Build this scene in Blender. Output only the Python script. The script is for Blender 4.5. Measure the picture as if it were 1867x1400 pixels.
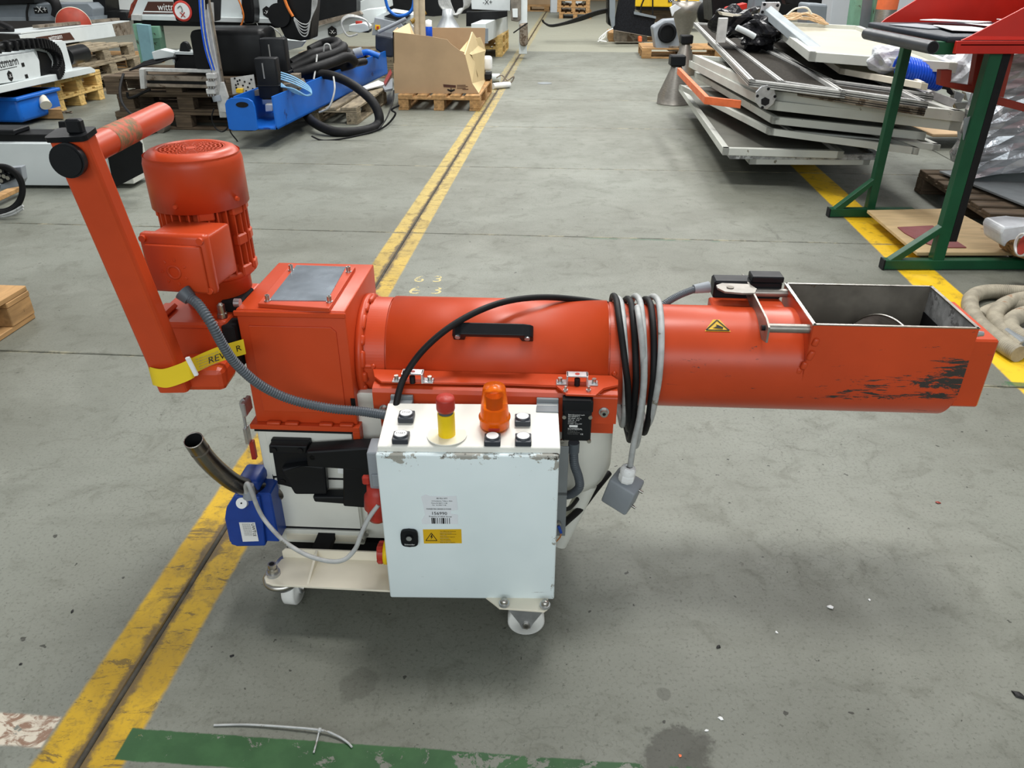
import bpy, bmesh, math, random
from mathutils import Vector, Matrix, Euler
random.seed(7)
PI = math.pi
for o in list(bpy.data.objects): bpy.data.objects.remove(o)
scn = bpy.context.scene
C = scn.collection
# ------------------------------------------------------------ camera, world, lamps, exposure
FPX, PITCH, CAMH = 1400.0, math.radians(29), 1.3
cam = bpy.data.cameras.new('camera'); co = bpy.data.objects.new('camera', cam); C.objects.link(co)
co.location = (0, 0, CAMH); co.rotation_euler = (PI/2-PITCH, 0, 0)
cam.sensor_width = 36; cam.lens = FPX/1867*36; cam.clip_start = .05; cam.clip_end = 200
scn.camera = co
scn.view_settings.view_transform = 'Standard'; scn.view_settings.look = 'None'
scn.view_settings.gamma = 1; scn.view_settings.use_curve_mapping = False
scn.view_settings.exposure = 0.0
w = bpy.data.worlds.new('hall_light'); scn.world = w; w.use_nodes = True
w.node_tree.nodes['Background'].inputs[0].default_value = (.93, .97, 1, 1)
w.node_tree.nodes['Background'].inputs[1].default_value = .30
def lamp(loc, sx, sy, power, col=(1, .99, .965)):
    l = bpy.data.lights.new('hall_lamp', 'AREA'); l.shape = 'RECTANGLE'; l.size = sx; l.size_y = sy
    l.energy = power; l.color = col
    o = bpy.data.objects.new('hall_lamp', l); C.objects.link(o); o.location = loc
lamp((.55, 3.05, 6.5), 1.6, 1.1, 265)
lamp((3.6, 4.2, 6.5), 1.2, 5.0, 170)
lamp((-1.0, 9, 6.5), 1.2, 6.0, 480)
lamp((4.2, 10, 6.5), 1.2, 6.0, 480)
lamp((-6, 8, 6.5), 1.2, 8.0, 210)
lamp((1.5, 17, 6.5), 6, 3.0, 640)
# daylight through the tall gate behind the photographer
l = bpy.data.lights.new('gate_daylight', 'AREA'); l.shape = 'RECTANGLE'; l.size = 11; l.size_y = 3.2; l.energy = 450; l.color = (.90, .97, 1)
o = bpy.data.objects.new('gate_daylight', l); C.objects.link(o); o.location = (-.5, -7, 4.2); o.rotation_euler = (math.radians(70), 0, 0)
# ------------------------------------------------------------ geometry helpers
cP, sP = math.cos(PITCH), math.sin(PITCH)
YAW = math.radians(-3.2)
ML = Matrix.Translation((0, 1.55, 0)) @ Matrix.Rotation(YAW, 4, 'Z'); MLi = ML.inverted()
def dirv(px, py):
    u = (px-933.5)/FPX; v = (py-700)/FPX
    return Vector((u, cP-v*sP, -sP-v*cP))
CAM = Vector((0, 0, CAMH))
def hit(px, py, n, k):
    D = dirv(px, py); n = Vector(n)
    return CAM+D*((k-n.dot(CAM))/n.dot(D))
def G(px, py, z=0.0): return hit(px, py, (0, 0, 1), z)
def V(px, py, Y): return hit(px, py, (0, 1, 0), Y)
def VX(px, py, X): return hit(px, py, (1, 0, 0), X)
def Lz(px, py, z): return MLi @ hit(px, py, (0, 0, 1), z)
def Ly(px, py, y):
    n = Vector((-math.sin(YAW), math.cos(YAW), 0)); return MLi @ hit(px, py, n, n.y*1.55+y)

def catmull(P, k=8, closed=False):
    P = [Vector(p) for p in P]; n = len(P); out = []
    rng = n if closed else n-1
    for i in range(rng):
        if closed: a, b, c, d = P[i-1], P[i], P[(i+1) % n], P[(i+2) % n]
        else: a, b, c, d = P[max(i-1, 0)], P[i], P[i+1], P[min(i+2, n-1)]
        for j in range(k):
            t = j/k
            out.append(.5*((2*b)+(c-a)*t+(2*a-5*b+4*c-d)*t*t+(3*b-a-3*c+d)*t**3))
    if not closed: out.append(P[-1])
    return out
class MB:
    def __init__(s, M=None): s.v = []; s.f = []; s.m = []; s.sm = []; s.mats = []; s.M = M or Matrix()
    def mi(s, m):
        if m not in s.mats: s.mats.append(m)
        return s.mats.index(m)
    def add(s, vs, fs, m, smooth=False, M=None):
        b = len(s.v); T = s.M @ M if M is not None else s.M
        s.v += [T @ Vector(v) for v in vs]; i = s.mi(m)
        for f in fs: s.f.append([b+k for k in f]); s.m.append(i); s.sm.append(smooth)
        return s
    def addbm(s, bm, m, smooth=False, M=None):
        bm.verts.ensure_lookup_table(); bm.verts.index_update()
        s.add([v.co.copy() for v in bm.verts], [[v.index for v in f.verts] for f in bm.faces], m, smooth, M); bm.free(); return s
    def box(s, c, d, m, bev=0, rot=None, seg=1):
        T = Matrix.Translation(c)
        if rot: T = T @ Euler(rot).to_matrix().to_4x4()
        x, y, z = d[0]/2, d[1]/2, d[2]/2
        vs = [(-x,-y,-z),(x,-y,-z),(x,y,-z),(-x,y,-z),(-x,-y,z),(x,-y,z),(x,y,z),(-x,y,z)]
        fs = [(0,3,2,1),(4,5,6,7),(0,1,5,4),(1,2,6,5),(2,3,7,6),(3,0,4,7)]
        if bev <= 0: return s.add(vs, fs, m, False, T)
        bm = bmesh.new(); q = [bm.verts.new(v) for v in vs]
        for f in fs: bm.faces.new([q[i] for i in f])
        bmesh.ops.bevel(bm, geom=bm.edges[:], offset=min(bev, min(d)*.49), segments=seg, affect='EDGES', profile=.5)
        return s.addbm(bm, m, seg > 1, T)
    def bb(s, a, b, m, bev=0, seg=1):
        a, b = Vector(a), Vector(b); d = b-a
        return s.box((a+b)/2, [abs(q) for q in d], m, bev, None, seg)
    def ext(s, pts, vec, m, bev=0):
        pts = [Vector(p) for p in pts]; vec = Vector(vec); n = len(pts)
        vs = pts+[p+vec for p in pts]
        fs = [list(range(n))[::-1], list(range(n, 2*n))]+[[i, (i+1) % n, (i+1) % n+n, i+n] for i in range(n)]
        nrm = Vector((0, 0, 0))
        for i in range(n): nrm += pts[i].cross(pts[(i+1) % n])
        if nrm.dot(vec) < 0: fs = [f[::-1] for f in fs]
        if bev <= 0: return s.add(vs, fs, m)
        bm = bmesh.new(); q = [bm.verts.new(v) for v in vs]
        for f in fs: bm.faces.new([q[i] for i in f])
        bmesh.ops.bevel(bm, geom=bm.edges[:], offset=bev, segments=2, affect='EDGES', profile=.5)
        return s.addbm(bm, m)
    def cyl(s, a, b, r, m, n=16, r2=None, caps=True, smooth=True):
        a, b = Vector(a), Vector(b); r2 = r if r2 is None else r2
        d = (b-a).normalized(); x = d.orthogonal().normalized(); y = d.cross(x)
        vs = []
        for p, q in ((a, r), (b, r2)):
            for i in range(n): t = 2*PI*i/n; vs.append(p+q*(math.cos(t)*x+math.sin(t)*y))
        s.add(vs, [[i, (i+1) % n, (i+1) % n+n, i+n] for i in range(n)], m, smooth)
        if caps: s.add(vs[:n], [list(range(n))[::-1]], m); s.add(vs[n:], [list(range(n))], m)
        return s
    def lathe(s, prof, o, ax, m, n=24, smooth=True, ang=None):
        o = Vector(o); d = Vector(ax).normalized(); x = Vector((1,0,0)) if abs(d.x) < .9 else Vector((0,1,0))
        x = (x-d*x.dot(d)).normalized(); y = d.cross(x); vs = []; k = len(prof)
        a0, a1 = ang or (0, 2*PI); N = n if not ang else n+1
        for i in range(N):
            t = a0+(a1-a0)*i/n
            for r, z in prof: vs.append(o+d*z+r*(math.cos(t)*x+math.sin(t)*y))
        fs = []
        for i in range(n):
            j = (i+1) % N
            for q in range(k-1): fs.append([i*k+q, j*k+q, j*k+q+1, i*k+q+1])
        return s.add(vs, fs, m, smooth)
    def tube(s, pts, r, m, n=8, k=8, closed=False, corr=0, pitch=.004, caps=True, raw=False):
        P = [Vector(p) for p in pts] if raw else catmull(pts, k, closed)
        if corr:
            L = [0]
            for i in range(1, len(P)): L.append(L[-1]+(P[i]-P[i-1]).length)
            st = pitch/4; N = int(L[-1]/st); Q = []; j = 0
            for i in range(N+1):
                t = i*st
                while j < len(L)-2 and L[j+1] < t: j += 1
                f = (t-L[j])/max(L[j+1]-L[j], 1e-9); Q.append(P[j].lerp(P[j+1], min(f, 1)))
            P = Q
        vs = []; up = None; N = len(P)
        for i, p in enumerate(P):
            if closed: t = (P[(i+1) % N]-P[i-1])
            else: t = P[min(i+1, N-1)]-P[max(i-1, 0)]
            if t.length < 1e-9: t = Vector((0, 0, 1))
            t.normalize()
            if up is None: up = t.orthogonal().normalized()
            up = (up-t*up.dot(t)).normalized(); y = t.cross(up)
            rr = r*(1+(corr*(-1, .6, 1, .6)[i % 4] if corr else 0))
            for a in range(n): th = 2*PI*a/n; vs.append(p+rr*(math.cos(th)*up+math.sin(th)*y))
        fs = []
        for i in range(N if closed else N-1):
            j = (i+1) % N
            for a in range(n): b = (a+1) % n; fs.append([i*n+a, i*n+b, j*n+b, j*n+a])
        s.add(vs, fs, m, True)
        if not closed and caps:
            s.add(vs[:n], [list(range(n))[::-1]], m); s.add(vs[-n:], [list(range(n))], m)
        return s
    def text(s, t, size, o, right, up, m, ex=.0004, align='LEFT', xs=1.0, shear=0):
        cu = bpy.data.curves.new('t', 'FONT'); cu.body = t; cu.size = size; cu.align_x = align; cu.resolution_u = 2; cu.shear = shear
        ob = bpy.data.objects.new('t', cu); me = bpy.data.meshes.new_from_object(ob)
        X = Vector(right).normalized(); Y = Vector(up).normalized(); Z = X.cross(Y)
        T = Matrix((X*xs, Y, Z)).transposed().to_4x4(); T.translation = Vector(o)+Z*ex
        s.add([v.co.copy() for v in me.vertices], [list(p.vertices) for p in me.polygons], m, False, T)
        bpy.data.objects.remove(ob); bpy.data.curves.remove(cu); bpy.data.meshes.remove(me); return s
    def build(s, name, parent=None, label=None, cat=None, group=None, kind=None, base=None):
        me = bpy.data.meshes.new(name)
        if parent is None:
            if base is None:
                xs = [v.x for v in s.v]; ys = [v.y for v in s.v]; base = Vector(((min(xs)+max(xs))/2, (min(ys)+max(ys))/2, min(v.z for v in s.v)))
            off = Vector(base)
        else:
            off = Vector((0, 0, 0)); p = parent
            while p: off += p.location; p = p.parent
        me.from_pydata([v-off for v in s.v], [], s.f)
        for m in s.mats: me.materials.append(m)
        me.polygons.foreach_set('material_index', s.m); me.polygons.foreach_set('use_smooth', s.sm); me.update()
        o = bpy.data.objects.new(name, me); C.objects.link(o)
        if parent is None: o.location = off
        else: o.parent = parent
        return tag(o, label, cat, group, kind)
def tag(o, label=None, cat=None, group=None, kind=None):
    for k, v in (('label', label), ('category', cat), ('group', group), ('kind', kind)):
        if v: o[k] = v
    return o
def thing(name, loc, label, cat, group=None):
    o = bpy.data.objects.new(name, None); o.empty_display_size = .1; C.objects.link(o); o.location = loc
    return tag(o, label, cat, group)
def copy_tree(o, loc=None, rz=None, label=None, parent=None):
    c = o.copy(); C.objects.link(c)
    if parent: c.parent = parent
    if loc is not None: c.location = loc
    if rz is not None: c.rotation_euler = (0, 0, rz)
    if label: c['label'] = label
    for ch in list(o.children): copy_tree(ch, parent=c)
    return c
# ------------------------------------------------------------ materials
class NT:
    def __init__(s, name):
        s.m = bpy.data.materials.new(name); s.m.use_nodes = True; s.t = s.m.node_tree
        s.b = s.t.nodes['Principled BSDF']; s._p = None
    def node(s, ty, **kw):
        n = s.t.nodes.new(ty)
        for k, v in kw.items(): setattr(n, k, v)
        return n
    def set(s, sock, v):
        if isinstance(v, bpy.types.NodeSocket): s.t.links.new(v, sock)
        elif isinstance(v, (tuple, list)) and len(v) == 3 and sock.type == 'RGBA': sock.default_value = (*v, 1)
        else: sock.default_value = v
    def op(s, o, a, b=0.0, c=None, clamp=False):
        n = s.node('ShaderNodeMath', operation=o, use_clamp=clamp); s.set(n.inputs[0], a); s.set(n.inputs[1], b)
        if c is not None: s.set(n.inputs[2], c)
        return n.outputs[0]
    def pos(s):
        if s._p is None: s._p = s.node('ShaderNodeNewGeometry').outputs['Position']
        return s._p
    def objc(s): return s.node('ShaderNodeTexCoord').outputs['Object']
    def noise(s, sc, det=3, ro=.55, vec=None, dist=0.0, scale3=None):
        n = s.node('ShaderNodeTexNoise'); v = vec or s.objc()
        if scale3:
            mp = s.node('ShaderNodeMapping'); s.set(mp.inputs[0], v); mp.inputs['Scale'].default_value = scale3; v = mp.outputs[0]
        s.set(n.inputs['Vector'], v); n.inputs['Scale'].default_value = sc; n.inputs['Detail'].default_value = det
        n.inputs['Roughness'].default_value = ro; n.inputs['Distortion'].default_value = dist
        return n.outputs['Fac']
    def ramp(s, f, a, b, inv=False):
        n = s.node('ShaderNodeMapRange'); n.interpolation_type = 'SMOOTHSTEP'; s.set(n.inputs[0], f)
        n.inputs[1].default_value = a; n.inputs[2].default_value = b
        n.inputs[3].default_value = 1.0 if inv else 0.0; n.inputs[4].default_value = 0.0 if inv else 1.0
        return n.outputs[0]
    def mix(s, f, a, b):
        n = s.node('ShaderNodeMix', data_type='RGBA'); s.set(n.inputs[0], f); s.set(n.inputs[6], a); s.set(n.inputs[7], b)
        return n.outputs[2]
    def out(s, col, rough=.5, metal=0.0, bump=None, bs=.2, bd=.002, spec=.36):
        s.b.inputs['Specular IOR Level'].default_value = spec
        s.set(s.b.inputs['Base Color'], col); s.set(s.b.inputs['Roughness'], rough); s.set(s.b.inputs['Metallic'], metal)
        if bump is not None:
            n = s.node('ShaderNodeBump'); n.inputs['Strength'].default_value = bs; n.inputs['Distance'].default_value = bd
            s.set(n.inputs['Height'], bump); s.t.links.new(n.outputs[0], s.b.inputs['Normal'])
        return s.m
def rgb(r, g, b):
    f = lambda c: (c/255/12.92 if c <= 10 else ((c/255+.055)/1.055)**2.4)
    return (f(r), f(g), f(b))
def dk(c, k): return tuple(q*k for q in c)
MC = {}
def mat(name, col, rough=.5, metal=0.0, var=.15, sc=12, bump=.08, wear=None, wearamt=.66, wsc=18, stretch=None):
    """procedural surface: base colour with tonal noise, roughness noise, optional chipped wear in another colour"""
    if name in MC: return MC[name]
    n = NT(name); f = n.noise(sc, 4, scale3=stretch)
    c = n.mix(n.ramp(f, .3, .7), dk(col, 1-var), dk(col, 1+var*.6))
    if wear:
        g = n.noise(wsc, 6, .7, dist=.3); k = n.ramp(g, wearamt, wearamt+.03); c = n.mix(k, c, wear)
    r = n.op('ADD', n.op('MULTIPLY', n.noise(sc*2.5, 2), .2), rough-.1)
    MC[name] = n.out(c, r, metal, n.noise(sc*8, 2) if bump else None, bump, spec=.2 if max(col) < .03 else .36); return MC[name]
def plain(name, col, rough=.5, metal=0.0): return mat(name, col, rough, metal, .06, 20, 0.03)

OR = (.54, .060, .014)
m_orange = mat('orange_paint', OR, .38, 0, .10, 5, .05, wear=dk(OR, .45), wearamt=.735, wsc=14)
# conveyor paint: scuffed to bare steel low on the side where it has been dragged against things
n = NT('scuffed_orange_paint'); P = n.objc(); sx = n.node('ShaderNodeSeparateXYZ'); n.set(sx.inputs[0], P)
f = n.noise(5, 4); base = n.mix(n.ramp(f, .3, .7), dk(OR, .9), dk(OR, 1.07))
sc = n.noise(20, 8, .8, dist=.5, scale3=(.45, 1, 2.6))
band = n.op('MULTIPLY', n.ramp(n.op('ABSOLUTE', n.op('SUBTRACT', sx.outputs[2], .502)), .004, .030, True), n.ramp(sx.outputs[0], .45, .90))
band = n.op('ADD', band, n.op('MULTIPLY', n.ramp(n.op('ABSOLUTE', n.op('SUBTRACT', sx.outputs[2], .562)), .004, .045, True), n.op('MULTIPLY', n.ramp(sx.outputs[0], .80, .93), 1.0)))
band = n.op('ADD', band, n.op('MULTIPLY', n.ramp(n.op('ABSOLUTE', n.op('SUBTRACT', sx.outputs[2], .532)), .002, .020, True), n.ramp(sx.outputs[0], .55, .85)))
band = n.op('MULTIPLY', band, n.ramp(sx.outputs[0], .925, .945, True))
k = n.ramp(n.op('ADD', sc, n.op('MULTIPLY', band, .150)), .625, .65)
col = n.mix(k, base, (.035, .032, .028))
k2 = n.ramp(n.noise(26, 5, .7, scale3=(.6, 1, 2.5)), .70, .73)
col = n.mix(n.op('MULTIPLY', k2, .6), col, (.22, .02, .01))
m_scuff = n.out(col, n.op('ADD', .33, n.op('MULTIPLY', k, .2)), 0, n.noise(60, 2), .05)
m_white = mat('white_enamel', rgb(222, 222, 212), .42, 0, .05, 6, .04, wear=rgb(95, 80, 62), wearamt=.70, wsc=16)
m_cream = mat('cream_frame_paint', rgb(226, 219, 200), .45, 0, .06, 7, .05, wear=rgb(60, 50, 42), wearamt=.72, wsc=15)
n = NT('scuffed_cabinet_grey'); P = n.objc(); sx = n.node('ShaderNodeSeparateXYZ'); n.set(sx.inputs[0], P)
c = n.mix(n.ramp(n.noise(4, 3), .3, .7), rgb(216, 228, 229), rgb(226, 237, 238))
topb = n.op('MULTIPLY', n.ramp(sx.outputs[2], .39, .475), .12); rtb = n.op('MULTIPLY', n.ramp(sx.outputs[0], .058, .086), .10); edge = n.op('MULTIPLY', n.ramp(sx.outputs[2], .470, .476), .085)
f = n.noise(26, 7, .75, dist=.3); c = n.mix(n.op('MULTIPLY', n.ramp(n.op('ADD', f, n.op('ADD', topb, n.op('ADD', rtb, edge))), .69, .74), .75), c, rgb(122, 110, 90))
c = n.mix(n.ramp(n.op('ADD', n.noise(48, 7, .78), n.op('ADD', n.op('MULTIPLY', topb, .8), n.op('ADD', rtb, edge))), .755, .775), c, rgb(58, 54, 48))
c = n.mix(n.op('MULTIPLY', n.ramp(n.noise(30, 5, .7, scale3=(.25, 1, 3)), .69, .71), .6), c, rgb(120, 116, 106))
m_boxg = n.out(c, .42, 0, n.noise(60, 2), .03)
m_panelw = mat('control_panel_white', rgb(228, 227, 218), .45, 0, .03, 6, .03, wear=rgb(120, 100, 80), wearamt=.76, wsc=24)
m_black = mat('black_plastic', (.0085, .0095, .011), .42, 0, .2, 9, .04)
m_rubber = mat('black_rubber', (.009, .009, .0095), .55, 0, .3, 14, .05)
m_dark = plain('dark_void', (.01, .01, .011), .8)
m_steel = mat('brushed_steel', (.48, .46, .42), .32, 1, .15, 30, .04, stretch=(1, 1, 8))
m_dull = mat('dull_steel_strap', (.30, .28, .25), .4, .7, .15, 30, .04, stretch=(1, 1, 6))
m_zinc = mat('zinc_plate', (.55, .56, .57), .38, .85, .2, 20, .05)
m_rustst = mat('stained_steel', (.20, .18, .15), .5, .35, .35, 9, .06, wear=(.09, .055, .03), wearamt=.6, wsc=7)
m_galv = mat('galvanised_sheet', (.46, .47, .47), .4, .4, .4, 28, .06, wear=(.22, .22, .22), wearamt=.55, wsc=22)
m_conduit = mat('grey_conduit', (.085, .10, .115), .42, 0, .1, 20, .03)
m_greyc = mat('light_grey_cable', (.42, .43, .42), .45, 0, .2, 30, .03, wear=(.2, .18, .14), wearamt=.62, wsc=20)
m_greyp = mat('grey_housing', (.27, .295, .32), .5, 0, .08, 12, .05)
m_greyp2 = mat('grey_plate', (.22, .24, .25), .5, .2, .08, 12, .05)
m_yel = plain('yellow_plastic', rgb(240, 205, 20), .45)
m_yeltag = mat('yellow_tag_paper', rgb(236, 205, 40), .6, 0, .05, 8, .02)
m_ysign = plain('yellow_warning_print', rgb(214, 170, 22), .5)
m_red = plain('red_plastic', (.42, .035, .022), .42)
m_wht = plain('white_print', (.78, .79, .78), .5)
m_blk = plain('black_print', (.012, .012, .012), .5)
m_dimprint = plain('faint_grey_print', (.22, .22, .21), .5)
m_blue = mat('pump_blue', (.012, .055, .30), .4, 0, .2, 9, .04)
n = NT('amber_lens'); n.b.inputs['Transmission Weight'].default_value = .72; n.b.inputs['IOR'].default_value = 1.3
m_amber = n.out((.95, .22, .01), .22, 0, n.noise(40, 2), .1)
m_amberin = plain('amber_reflector', rgb(255, 200, 30), .3)
m_white_plain = plain('bright_white_cap', (.82, .83, .82), .4)
# ------------------------------------------------------------ floor: concrete slabs with recessed joints
TH = math.atan(.077)           # the hall's own axes are turned clockwise to the machine's viewer
n = NT('worn_concrete_floor'); P = n.pos(); s3 = n.node('ShaderNodeSeparateXYZ'); n.set(s3.inputs[0], P)
x, y = s3.outputs[0], s3.outputs[1]
cT, sT = math.cos(TH), math.sin(TH)
u = n.op('SUBTRACT', n.op('MULTIPLY', x, cT), n.op('MULTIPLY', y, sT))
v = n.op('ADD', n.op('MULTIPLY', x, sT), n.op('MULTIPLY', y, cT))
big = n.noise(.55, 3, .5, vec=P); mid = n.noise(2.3, 5, .6, vec=P, dist=.4); mot = n.noise(9, 6, .65, vec=P, dist=.8); fine = n.noise(120, 3, .6, vec=P)
c = n.mix(n.ramp(big, .35, .65), rgb(150, 150, 140), rgb(174, 176, 168))
c = n.mix(n.op('MULTIPLY', n.ramp(mid, .48, .72), .38), c, rgb(120, 119, 107))
c = n.mix(n.op('MULTIPLY', n.ramp(mid, .5, .3), .35), c, rgb(190, 190, 182))
c = n.mix(n.op('MULTIPLY', n.ramp(mot, .52, .68), .35), c, rgb(112, 110, 98))
c = n.mix(n.op('MULTIPLY', n.ramp(fine, .50, .72), .42), c, rgb(98, 96, 86))
grain = n.noise(260, 2, .7, vec=P); c = n.mix(n.op('MULTIPLY', n.ramp(grain, .42, .28), .35), c, rgb(196, 196, 186))
pit = n.noise(70, 3, .6, vec=P); c = n.mix(n.op('MULTIPLY', n.ramp(pit, .66, .70), .45), c, rgb(78, 76, 66))
# swept trowel streaks along the aisle's cross direction
stq = n.noise(6, 5, .6, vec=P, scale3=(.35, 1.6, 1), dist=.3)
c = n.mix(n.op('MULTIPLY', n.ramp(stq, .5, .72), .3), c, rgb(128, 128, 118))
# hair cracks
vo = n.node('ShaderNodeTexVoronoi', feature='DISTANCE_TO_EDGE'); wv = n.node('ShaderNodeVectorMath', operation='ADD')
nv = n.node('ShaderNodeTexNoise'); n.set(nv.inputs['Vector'], P); nv.inputs['Scale'].default_value = 9; nv.inputs['Detail'].default_value = 4
sc_ = n.node('ShaderNodeVectorMath', operation='SCALE'); n.set(sc_.inputs[0], nv.outputs['Color']); sc_.inputs['Scale'].default_value = .16
n.set(wv.inputs[0], P); n.set(wv.inputs[1], sc_.outputs[0]); n.set(vo.inputs['Vector'], wv.outputs[0]); vo.inputs['Scale'].default_value = 11
crk = n.op('MULTIPLY', n.ramp(vo.outputs['Distance'], .006, .025, True), n.op('MULTIPLY', n.ramp(n.noise(1.6, 3, vec=P), .47, .62), .24))
c = n.mix(crk, c, rgb(80, 78, 68))
# dark specks and tyre scuffs
sp = n.noise(38, 2, .5, vec=P); c = n.mix(n.op('MULTIPLY', n.ramp(sp, .725, .745), .8), c, rgb(50, 48, 42))
tyre = n.noise(3.2, 6, .7, vec=P, scale3=(2.6, .5, 1), dist=.2); c = n.mix(n.op('MULTIPLY', n.ramp(tyre, .64, .74), .45), c, rgb(72, 70, 62))
# oil stain and rust-dark blot by the machine's foot
def blot(c, cx, cy, r, colr, amt, el=1.0):
    d = n.op('SQRT', n.op('ADD', n.op('POWER', n.op('SUBTRACT', x, cx), 2.0), n.op('POWER', n.op('MULTIPLY', n.op('SUBTRACT', y, cy), el), 2.0)))
    d = n.op('ADD', d, n.op('MULTIPLY', n.op('SUBTRACT', n.noise(14, 4, .7, vec=P), .5), r*1.5))
    return n.mix(n.op('MULTIPLY', n.ramp(d, r*.75, r, True), amt), c, colr)
for px, py, r, a in ((1235, 1392, .085, .62), (655, 1245, .045, .30), (1210, 1265, .018, .35)):
    q = G(px, py); c = blot(c, q.x, q.y, r, rgb(62, 58, 50), a)
# far bay of paler, yellower screed
far = n.ramp(n.op('ADD', v, n.op('MULTIPLY', n.noise(3, 2, vec=P), .15)), 13.32, 13.4)
c = n.mix(n.op('MULTIPLY', far, .75), c, rgb(206, 203, 186))
# the whole screed is darker than it looks: dust tone over everything
dm = n.node('ShaderNodeMix', data_type='RGBA', blend_type='MULTIPLY'); n.set(dm.inputs[0], 1.0); n.set(dm.inputs[6], c); n.set(dm.inputs[7], (.465, .478, .450)); c = dm.outputs[2]
# paint
wear = n.noise(11, 7, .72, vec=P, dist=.5); wear2 = n.noise(45, 5, .7, vec=P, scale3=(1, .6, 1))
farw = n.ramp(v, 1.2, 9.0)
def band(t, t0, hw, e=.006, nz=.008):
    d = n.op('ABSOLUTE', n.op('SUBTRACT', t, t0)); d = n.op('ADD', d, n.op('MULTIPLY', n.op('SUBTRACT', n.noise(25, 4, .6, vec=P), .5), nz))
    return n.ramp(d, hw-e, hw+e, True)
ycol = n.mix(n.ramp(n.noise(5, 4, vec=P), .35, .65), rgb(164, 130, 12), rgb(192, 154, 18))
ycol = n.mix(n.op('MULTIPLY', n.ramp(v, 1.6, 5.0), .72), ycol, rgb(172, 156, 100))
ycol = n.mix(n.op('MULTIPLY', n.ramp(wear, .50, .66), .65), ycol, rgb(105, 86, 36))
scr = n.noise(20, 7, .8, vec=P, scale3=(.35, 1.5, 1), dist=.9); ycol = n.mix(n.op('MULTIPLY', n.ramp(scr, .57, .60), .7), ycol, rgb(70, 58, 36))
ycol = n.mix(n.op('MULTIPLY', n.ramp(n.noise(90, 3, .7, vec=P), .52, .66), .35), ycol, rgb(110, 90, 40))
ycol = n.mix(n.op('MULTIPLY', n.ramp(n.noise(16, 6, .75, vec=P, scale3=(.5, 1.2, 1), dist=1), .60, .64), .7), ycol, rgb(78, 64, 40))
mask = n.op('MULTIPLY', band(u, -.867, .084), n.ramp(n.op('ADD', wear2, n.op('MULTIPLY', n.ramp(v, 3.0, 11.0), .22)), .66, .74, True))
c = n.mix(mask, c, ycol)
# dirt creeping out of the joint that runs down the middle of the line
dj = n.op('ABSOLUTE', n.op('SUBTRACT', u, -.867))
c = n.mix(n.op('MULTIPLY', n.ramp(n.op('ADD', dj, n.op('MULTIPLY', n.op('SUBTRACT', n.noise(9, 6, .75, vec=P), .5), .075)), .010, .026, True), .85), c, rgb(78, 64, 46))
ycr = n.mix(n.ramp(wear, .5, .68), rgb(226, 184, 30), rgb(170, 138, 40))
c = n.mix(n.op('MULTIPLY', band(u, 1.655, .088), n.op('MULTIPLY', n.ramp(wear2, .62, .74, True), n.ramp(v, 7.5, 9.5, True))), c, ycr)
# green stripe painted along the near cross joint, starting square at the yellow line
gcol = n.mix(n.ramp(n.noise(12, 5, vec=P), .4, .65), rgb(34, 74, 36), rgb(46, 86, 46))
gm = n.op('MULTIPLY', band(v, .882, .033, .002, .010), n.ramp(u, -.808, -.804))
peel = n.op('ADD', n.noise(15, 8, .75, vec=P, dist=.6), n.op('MULTIPLY', n.ramp(u, -.5, .55), .16))
c = n.mix(n.op('MULTIPLY', gm, n.ramp(peel, .585, .60, True)), c, gcol)
g2 = n.op('MULTIPLY', band(v, 3.965, .013, .003, .016), n.op('MULTIPLY', n.ramp(u, -.7, -.5), n.ramp(n.noise(2.2, 5, .7, vec=P), .50, .56)))
c = n.mix(n.op('MULTIPLY', g2, .8), c, rgb(66, 92, 72))
g3 = n.op('MULTIPLY', band(v, 2.47, .018, .003, .012), n.op('MULTIPLY', n.ramp(u, 1.5, 1.55), n.ramp(wear, .55, .6, True)))
c = n.mix(n.op('MULTIPLY', g3, .85), c, rgb(56, 96, 60))
# old cream stripe left of the yellow line
cm = n.op('MULTIPLY', band(v, .895, .034, .004, .008), n.op('MULTIPLY', n.ramp(u, -.96, -.953, True), n.ramp(n.noise(7, 6, .7, vec=P), .66, .70, True)))
ccol = n.mix(n.ramp(n.noise(30, 5, .7, vec=P, scale3=(.7, 1.3, 1), dist=1), .44, .58), rgb(206, 196, 178), rgb(136, 104, 84))
c = n.mix(n.op('MULTIPLY', cm, .9), c, ccol)
# pale crust along the cross joints left of the aisle
for vj in (2.45, 3.98):
    pass
# grime and broken filler along every cross joint
jn = n.noise(4, 7, .75, vec=P, dist=.5); jc = n.mix(n.ramp(n.noise(7, 5, .7, vec=P), .45, .6), rgb(78, 78, 68), rgb(150, 144, 120))
for vj in (2.45, 3.98, 5.5, 7.0, 8.52, 9.95, 11.4):
    k = n.op('MULTIPLY', band(v, vj, .011 if vj < 6 else .014, .006, .026), n.op('MULTIPLY', n.ramp(jn, .38, .55), .75)); c = n.mix(k, c, jc)
rg = n.op('ADD', .40, n.op('MULTIPLY', mot, .3))
m_floor = n.out(c, rg, 0, n.op('ADD', n.op('MULTIPLY', mot, .6), fine), .10, .002)
n.b.inputs['Specular IOR Level'].default_value = .35
m_joint = plain('joint_dirt', rgb(52, 48, 42), .9)
fb = MB(Matrix.Rotation(-TH, 4, 'Z')); fb.bb((-30, -4, -.12), (30, 46, -.018), m_joint)
floor = fb.build('floor', kind='structure', base=(0, 0, 0))
jv = [-4, -2.2, -.65, 2.45, 3.98, 5.5, 7.0, 8.52, 9.95, 11.4, 13.33, 17, 21, 26, 34, 45.5]
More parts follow.
